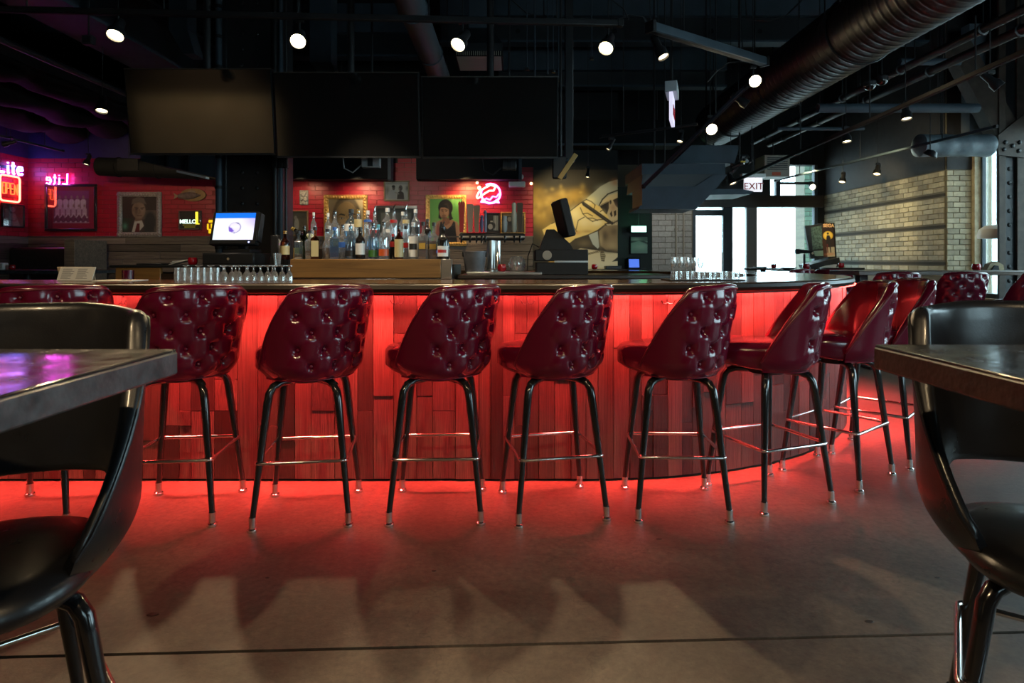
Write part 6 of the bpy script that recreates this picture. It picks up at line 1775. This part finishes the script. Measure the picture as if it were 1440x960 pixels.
round_table('black table before the shop window, right of the two', 1116, 9.2, 1.07, .32)
candle('pink red candle holder on left table before shop window', (P(1088, 374, 9.95).x, 9.95, 1.075), 1.2)
candle('pink red candle holder on right table before the shop window', (P(1127, 374, 9.2).x, 9.05, 1.07), 1.4)
for i, (px, Y, z) in enumerate([(1070, 10.0, 1.075), (1109, 9.1, 1.07)]):
    t = thing('plate', ['dark plate on left table before shop window', 'dark plate on the right table before shop window'][i], 'plate', (P(px, 0, Y).x, Y, z))
    MB().lathe([(.07, 0), (.12, .02), (.115, .024), (.06, .008), (.001, .008)], 20, None, True, False).build('dish', M['grey'], t)
# arcade cabinet at the end of the brick wall
az = P(1150, 368, 9.9)
ar = thing('arcade_cabinet', 'arcade cabinet with glass game screen and SEGA side panel, beside the brick wall', 'arcade game', (az.x, 9.9, 0), R(0))
k_ = 9.9 / F
qa = lambda q: [((x_ - 1150) * k_, CAMZ - (y_ - HY) * k_) for x_, y_ in q]
MB().prism(qa([(1131, 318), (1156, 314), (1164, 362), (1139, 364)]), -.02, .02).build('screen_bezel', M['steelblack'], ar, smooth=20)
M['arcscreen'] = pm('arcade_screen', (.07, .12, .11), .15, noise=.8, scale=30)
MB().prism(qa([(1139, 320), (1155, 317), (1159.5, 349), (1142, 351)]), -.026, -.019).build('screen', M['arcscreen'], ar, smooth=20)
MB().prism(qa([(1143, 353), (1158, 352), (1159, 360), (1145, 360)]), -.03, -.019).build('speaker_panel', pm('speaker_green', (.16, .26, .23), .4), ar, smooth=20)
for (x_, y_) in [(1141.5, 356), (1159.5, 355.5)]:
    MB().lathe([(.018, 0), (.02, .006), (.012, .008)], 12, Matrix.Translation(((x_ - 1150) * k_, -.022, CAMZ - (y_ - HY) * k_)) @ Matrix.Rotation(R(90), 4, 'X')).build('speaker_cone', M['beige'], ar)
side = MB().prism(qa([(1155, 314), (1172, 313), (1175, 362), (1164, 363)]), -.035, .25).build('side_panel', M['black'], ar, smooth=20)
def f_sega(u, v):
    c = Canvas(u, v, (.025, .012, .010), .36)
    c.rect(-.1, .0, 1.2, .30, (.42, .36, .26)); c.poly([(-.1, .0), (.35, .0), (.3, .5), (-.1, .55)], (.05, .015, .01))
    c.ell(.5, .66, .155, .135, (.72, .42, .03)); c.ell(.5, .67, .12, .105, (.80, .55, .10))
    c.poly([(.34, .60), (.42, .68), (.5, .66), (.6, .68), (.72, .58), (.68, .38), (.34, .38)], (.015, .012, .014)); c.ell(.5, .725, .035, .035, (.02, .015, .012))
    c.poly([(.34, .40), (.46, .40), (.44, .12), (.36, .12)], (.10, .01, .012)); c.poly([(.54, .40), (.68, .40), (.70, .12), (.62, .12)], (.02, .016, .018))
    c.blob(.6, .08, .15, .04, (.5, .22, .12), .8)
    return c.c
MB_ = grid_paint('side_art', .185, .52, 40, 90, f_sega, M['print'], ar, ((1164.5 - 1150) * k_, -.037, CAMZ - (361 - HY) * k_), (0, R(-3.5), 0))
text_mesh('SEGA', .075, pm('orange_cream', (.75, .45, .22), .5), 'lettering', ar, ((1163.5 - 1150) * k_, -.040, CAMZ - (319.5 - HY) * k_), (R(90), 0, 0), .001, (1, 1, 1), .003)
MB().prism(qa([(1131, 372), (1172, 362), (1174, 374), (1135, 382)]), -.18, .2).build('control_deck', M['steelblack'], ar, smooth=20)
MB().box(-.16, .22, -.12, .25, 0, 1.04, .01).build('base_cabinet', pm('red_brown_cabinet', (.22, .07, .03), .4, noise=.4), ar)
gn = thing('gun_controller', 'black mounted game gun on a stand left of arcade screen', 'game gun', (P(1131, 0, 9.6).x, 9.6, 0))
MB().cyl((0, 0, .02), (0, 0, 1.30), .022, .018, 10).build('stand', M['steelblack'], gn)
MB().lathe([(.14, 0), (.14, .02), (.03, .04)], 16).build('base', M['steelblack'], gn)
MB().tube([(-.12, 0, 1.345), (.0, 0, 1.34), (.11, 0, 1.335)], [.035, .03, .022], 10).build('gun_body', M['black'], gn)
MB().box(-.14, -.07, -.03, .03, 1.30, 1.38, .012).build('gun_grip', M['black'], gn)
# far block wall fittings
for i, px in enumerate((951, 961.5)):
    t = thing('conduit', ['left pale conduit running up the grey block wall', 'right pale conduit running up the grey block wall'][i], 'pipe', (P(px, 0, 11.45).x, 11.46, 1.15))
    MB().cyl((0, 0, .12), (0, 0, 1.9), .016, .016, 8).build('pipe_run', M['beige'], t)
    MB().box(-.085 + .0, .07, -.02, .03, 0, .12, .006).build('socket_box', M['white2'], t)
    MB().box(-.03, .03, -.012, .02, .62, .66).build('clamp', M['beige'], t)
# green lit alcove behind the mural wall
gs = thing('lit_sign', 'small cyan white light box glowing in the dark alcove', 'light box', P(898, 322, 10.2))
MB().box(-.14, .14, -.02, .04, -.06, .06, .006).build('box_casing', M['black'], gs)
MB().box(-.125, .125, -.024, -.019, -.05, .05).build('lit_face', emit('cyan_white', (.55, 1.0, .85), 2.2), gs)
MB().cyl((0, .01, .06), (0, .01, ZC - gs.location.z), .01, .01, 6).build('hanger_rod', M['steelblack'], gs)
lamp_point(P(905, 312, 9.9), (.10, 1.0, .35), 1.2)  # unseen point lamp added to carry the light box's green glow
aw = struct(MB().box(1.66, 2.38, 10.4, 10.45, 0, 2.45).build('trim_6', pm('alcove_green_black', (.012, .016, .014), .6), smooth=0))
pc = thing('cash_machine', 'cash register with a blue screen in the dark alcove beyond the bar', 'register', (P(894, 370, 10.1).x, 10.1, 0))
MB().box(-.2, .2, -.05, .2, 0, 1.06).build('stand', M['black'], pc)
MB().box(-.11, .11, -.06, .02, 1.06, 1.26, .01).build('case', M['black'], pc, None, (R(-10), 0, 0))
MB().box(-.085, .085, -.068, -.06, 1.09, 1.23).build('screen', emit('blue_screen', (.10, .22, .9), .9), pc, None, (R(-10), 0, 0))
def f_alc(u, v):
    c = Canvas(u, v, (.25, .30, .25), .7); c.poly([(-.1, .6), (.5, .75), (1.1, .5), (1.1, .62), (.5, .88), (-.1, .72)], (.03, .03, .03)); c.blob(.6, .4, .3, .2, (.5, .52, .42), .8); c.rect(-.1, .75, 1.1, 1.1, (.12, .14, .12)); c.blob(.3, .85, .2, .1, (.5, .5, .4), .6); return c.c
ap = thing('poster', 'grey poster under the cyan light box in the alcove', 'poster', P(898, 357, 10.35))
MB().box(-.14, .16, 0, .012, 0, .30, .002).build('backing', M['black'], ap)
grid_paint('poster_print', .28, .28, 40, 40, f_alc, M['print'], ap, (.01, -.002, .01))
# ledge under the mural with a candle
le = thing('mural_counter', 'dark ledge counter below the mural', 'counter', (1.0, 9.25, 0))
MB().box(-.65, .65, -.2, .3, .02, 1.03).build('body', M['black'], le)
MB().box(-.68, .68, -.24, .32, 1.03, 1.07, .005).build('ledge_top', M['darkwood'], le)
candle('red candle holder on ledge before the mural, right of black terminal', (P(836, 375, 9.1).x, 9.1, 1.07), 1.25)
lp = MB().box(-.12, .12, -.08, .08, 0, .05, .006).build('document_tray', M['steelblack'], None, (P(862, 375, 9.15).x, 9.15, 1.07)); tag(lp, 'small dark tray on the ledge before the mural, right of the candle', 'tray')
# round pale pendant shade at the right window
pd = thing('pendant_lamp', 'pale round pendant shade hanging before the right window', 'lamp', P(1402, 325, 7.7))
MB().lathe([(.005, .02), (.10, .008), (.15, -.03), (.165, -.09), (.16, -.12), (.155, -.12), (.155, -.09), (.14, -.035), (.09, 0)], 24, Matrix.Translation((0, 0, .06)) @ Matrix.Scale(1.25, 4), False, False).build('shade', M['white2'], pd)
MB().cyl((0, 0, .07), (0, 0, ZC - pd.location.z), .006, .006, 6).build('cord', M['steelblack'], pd)
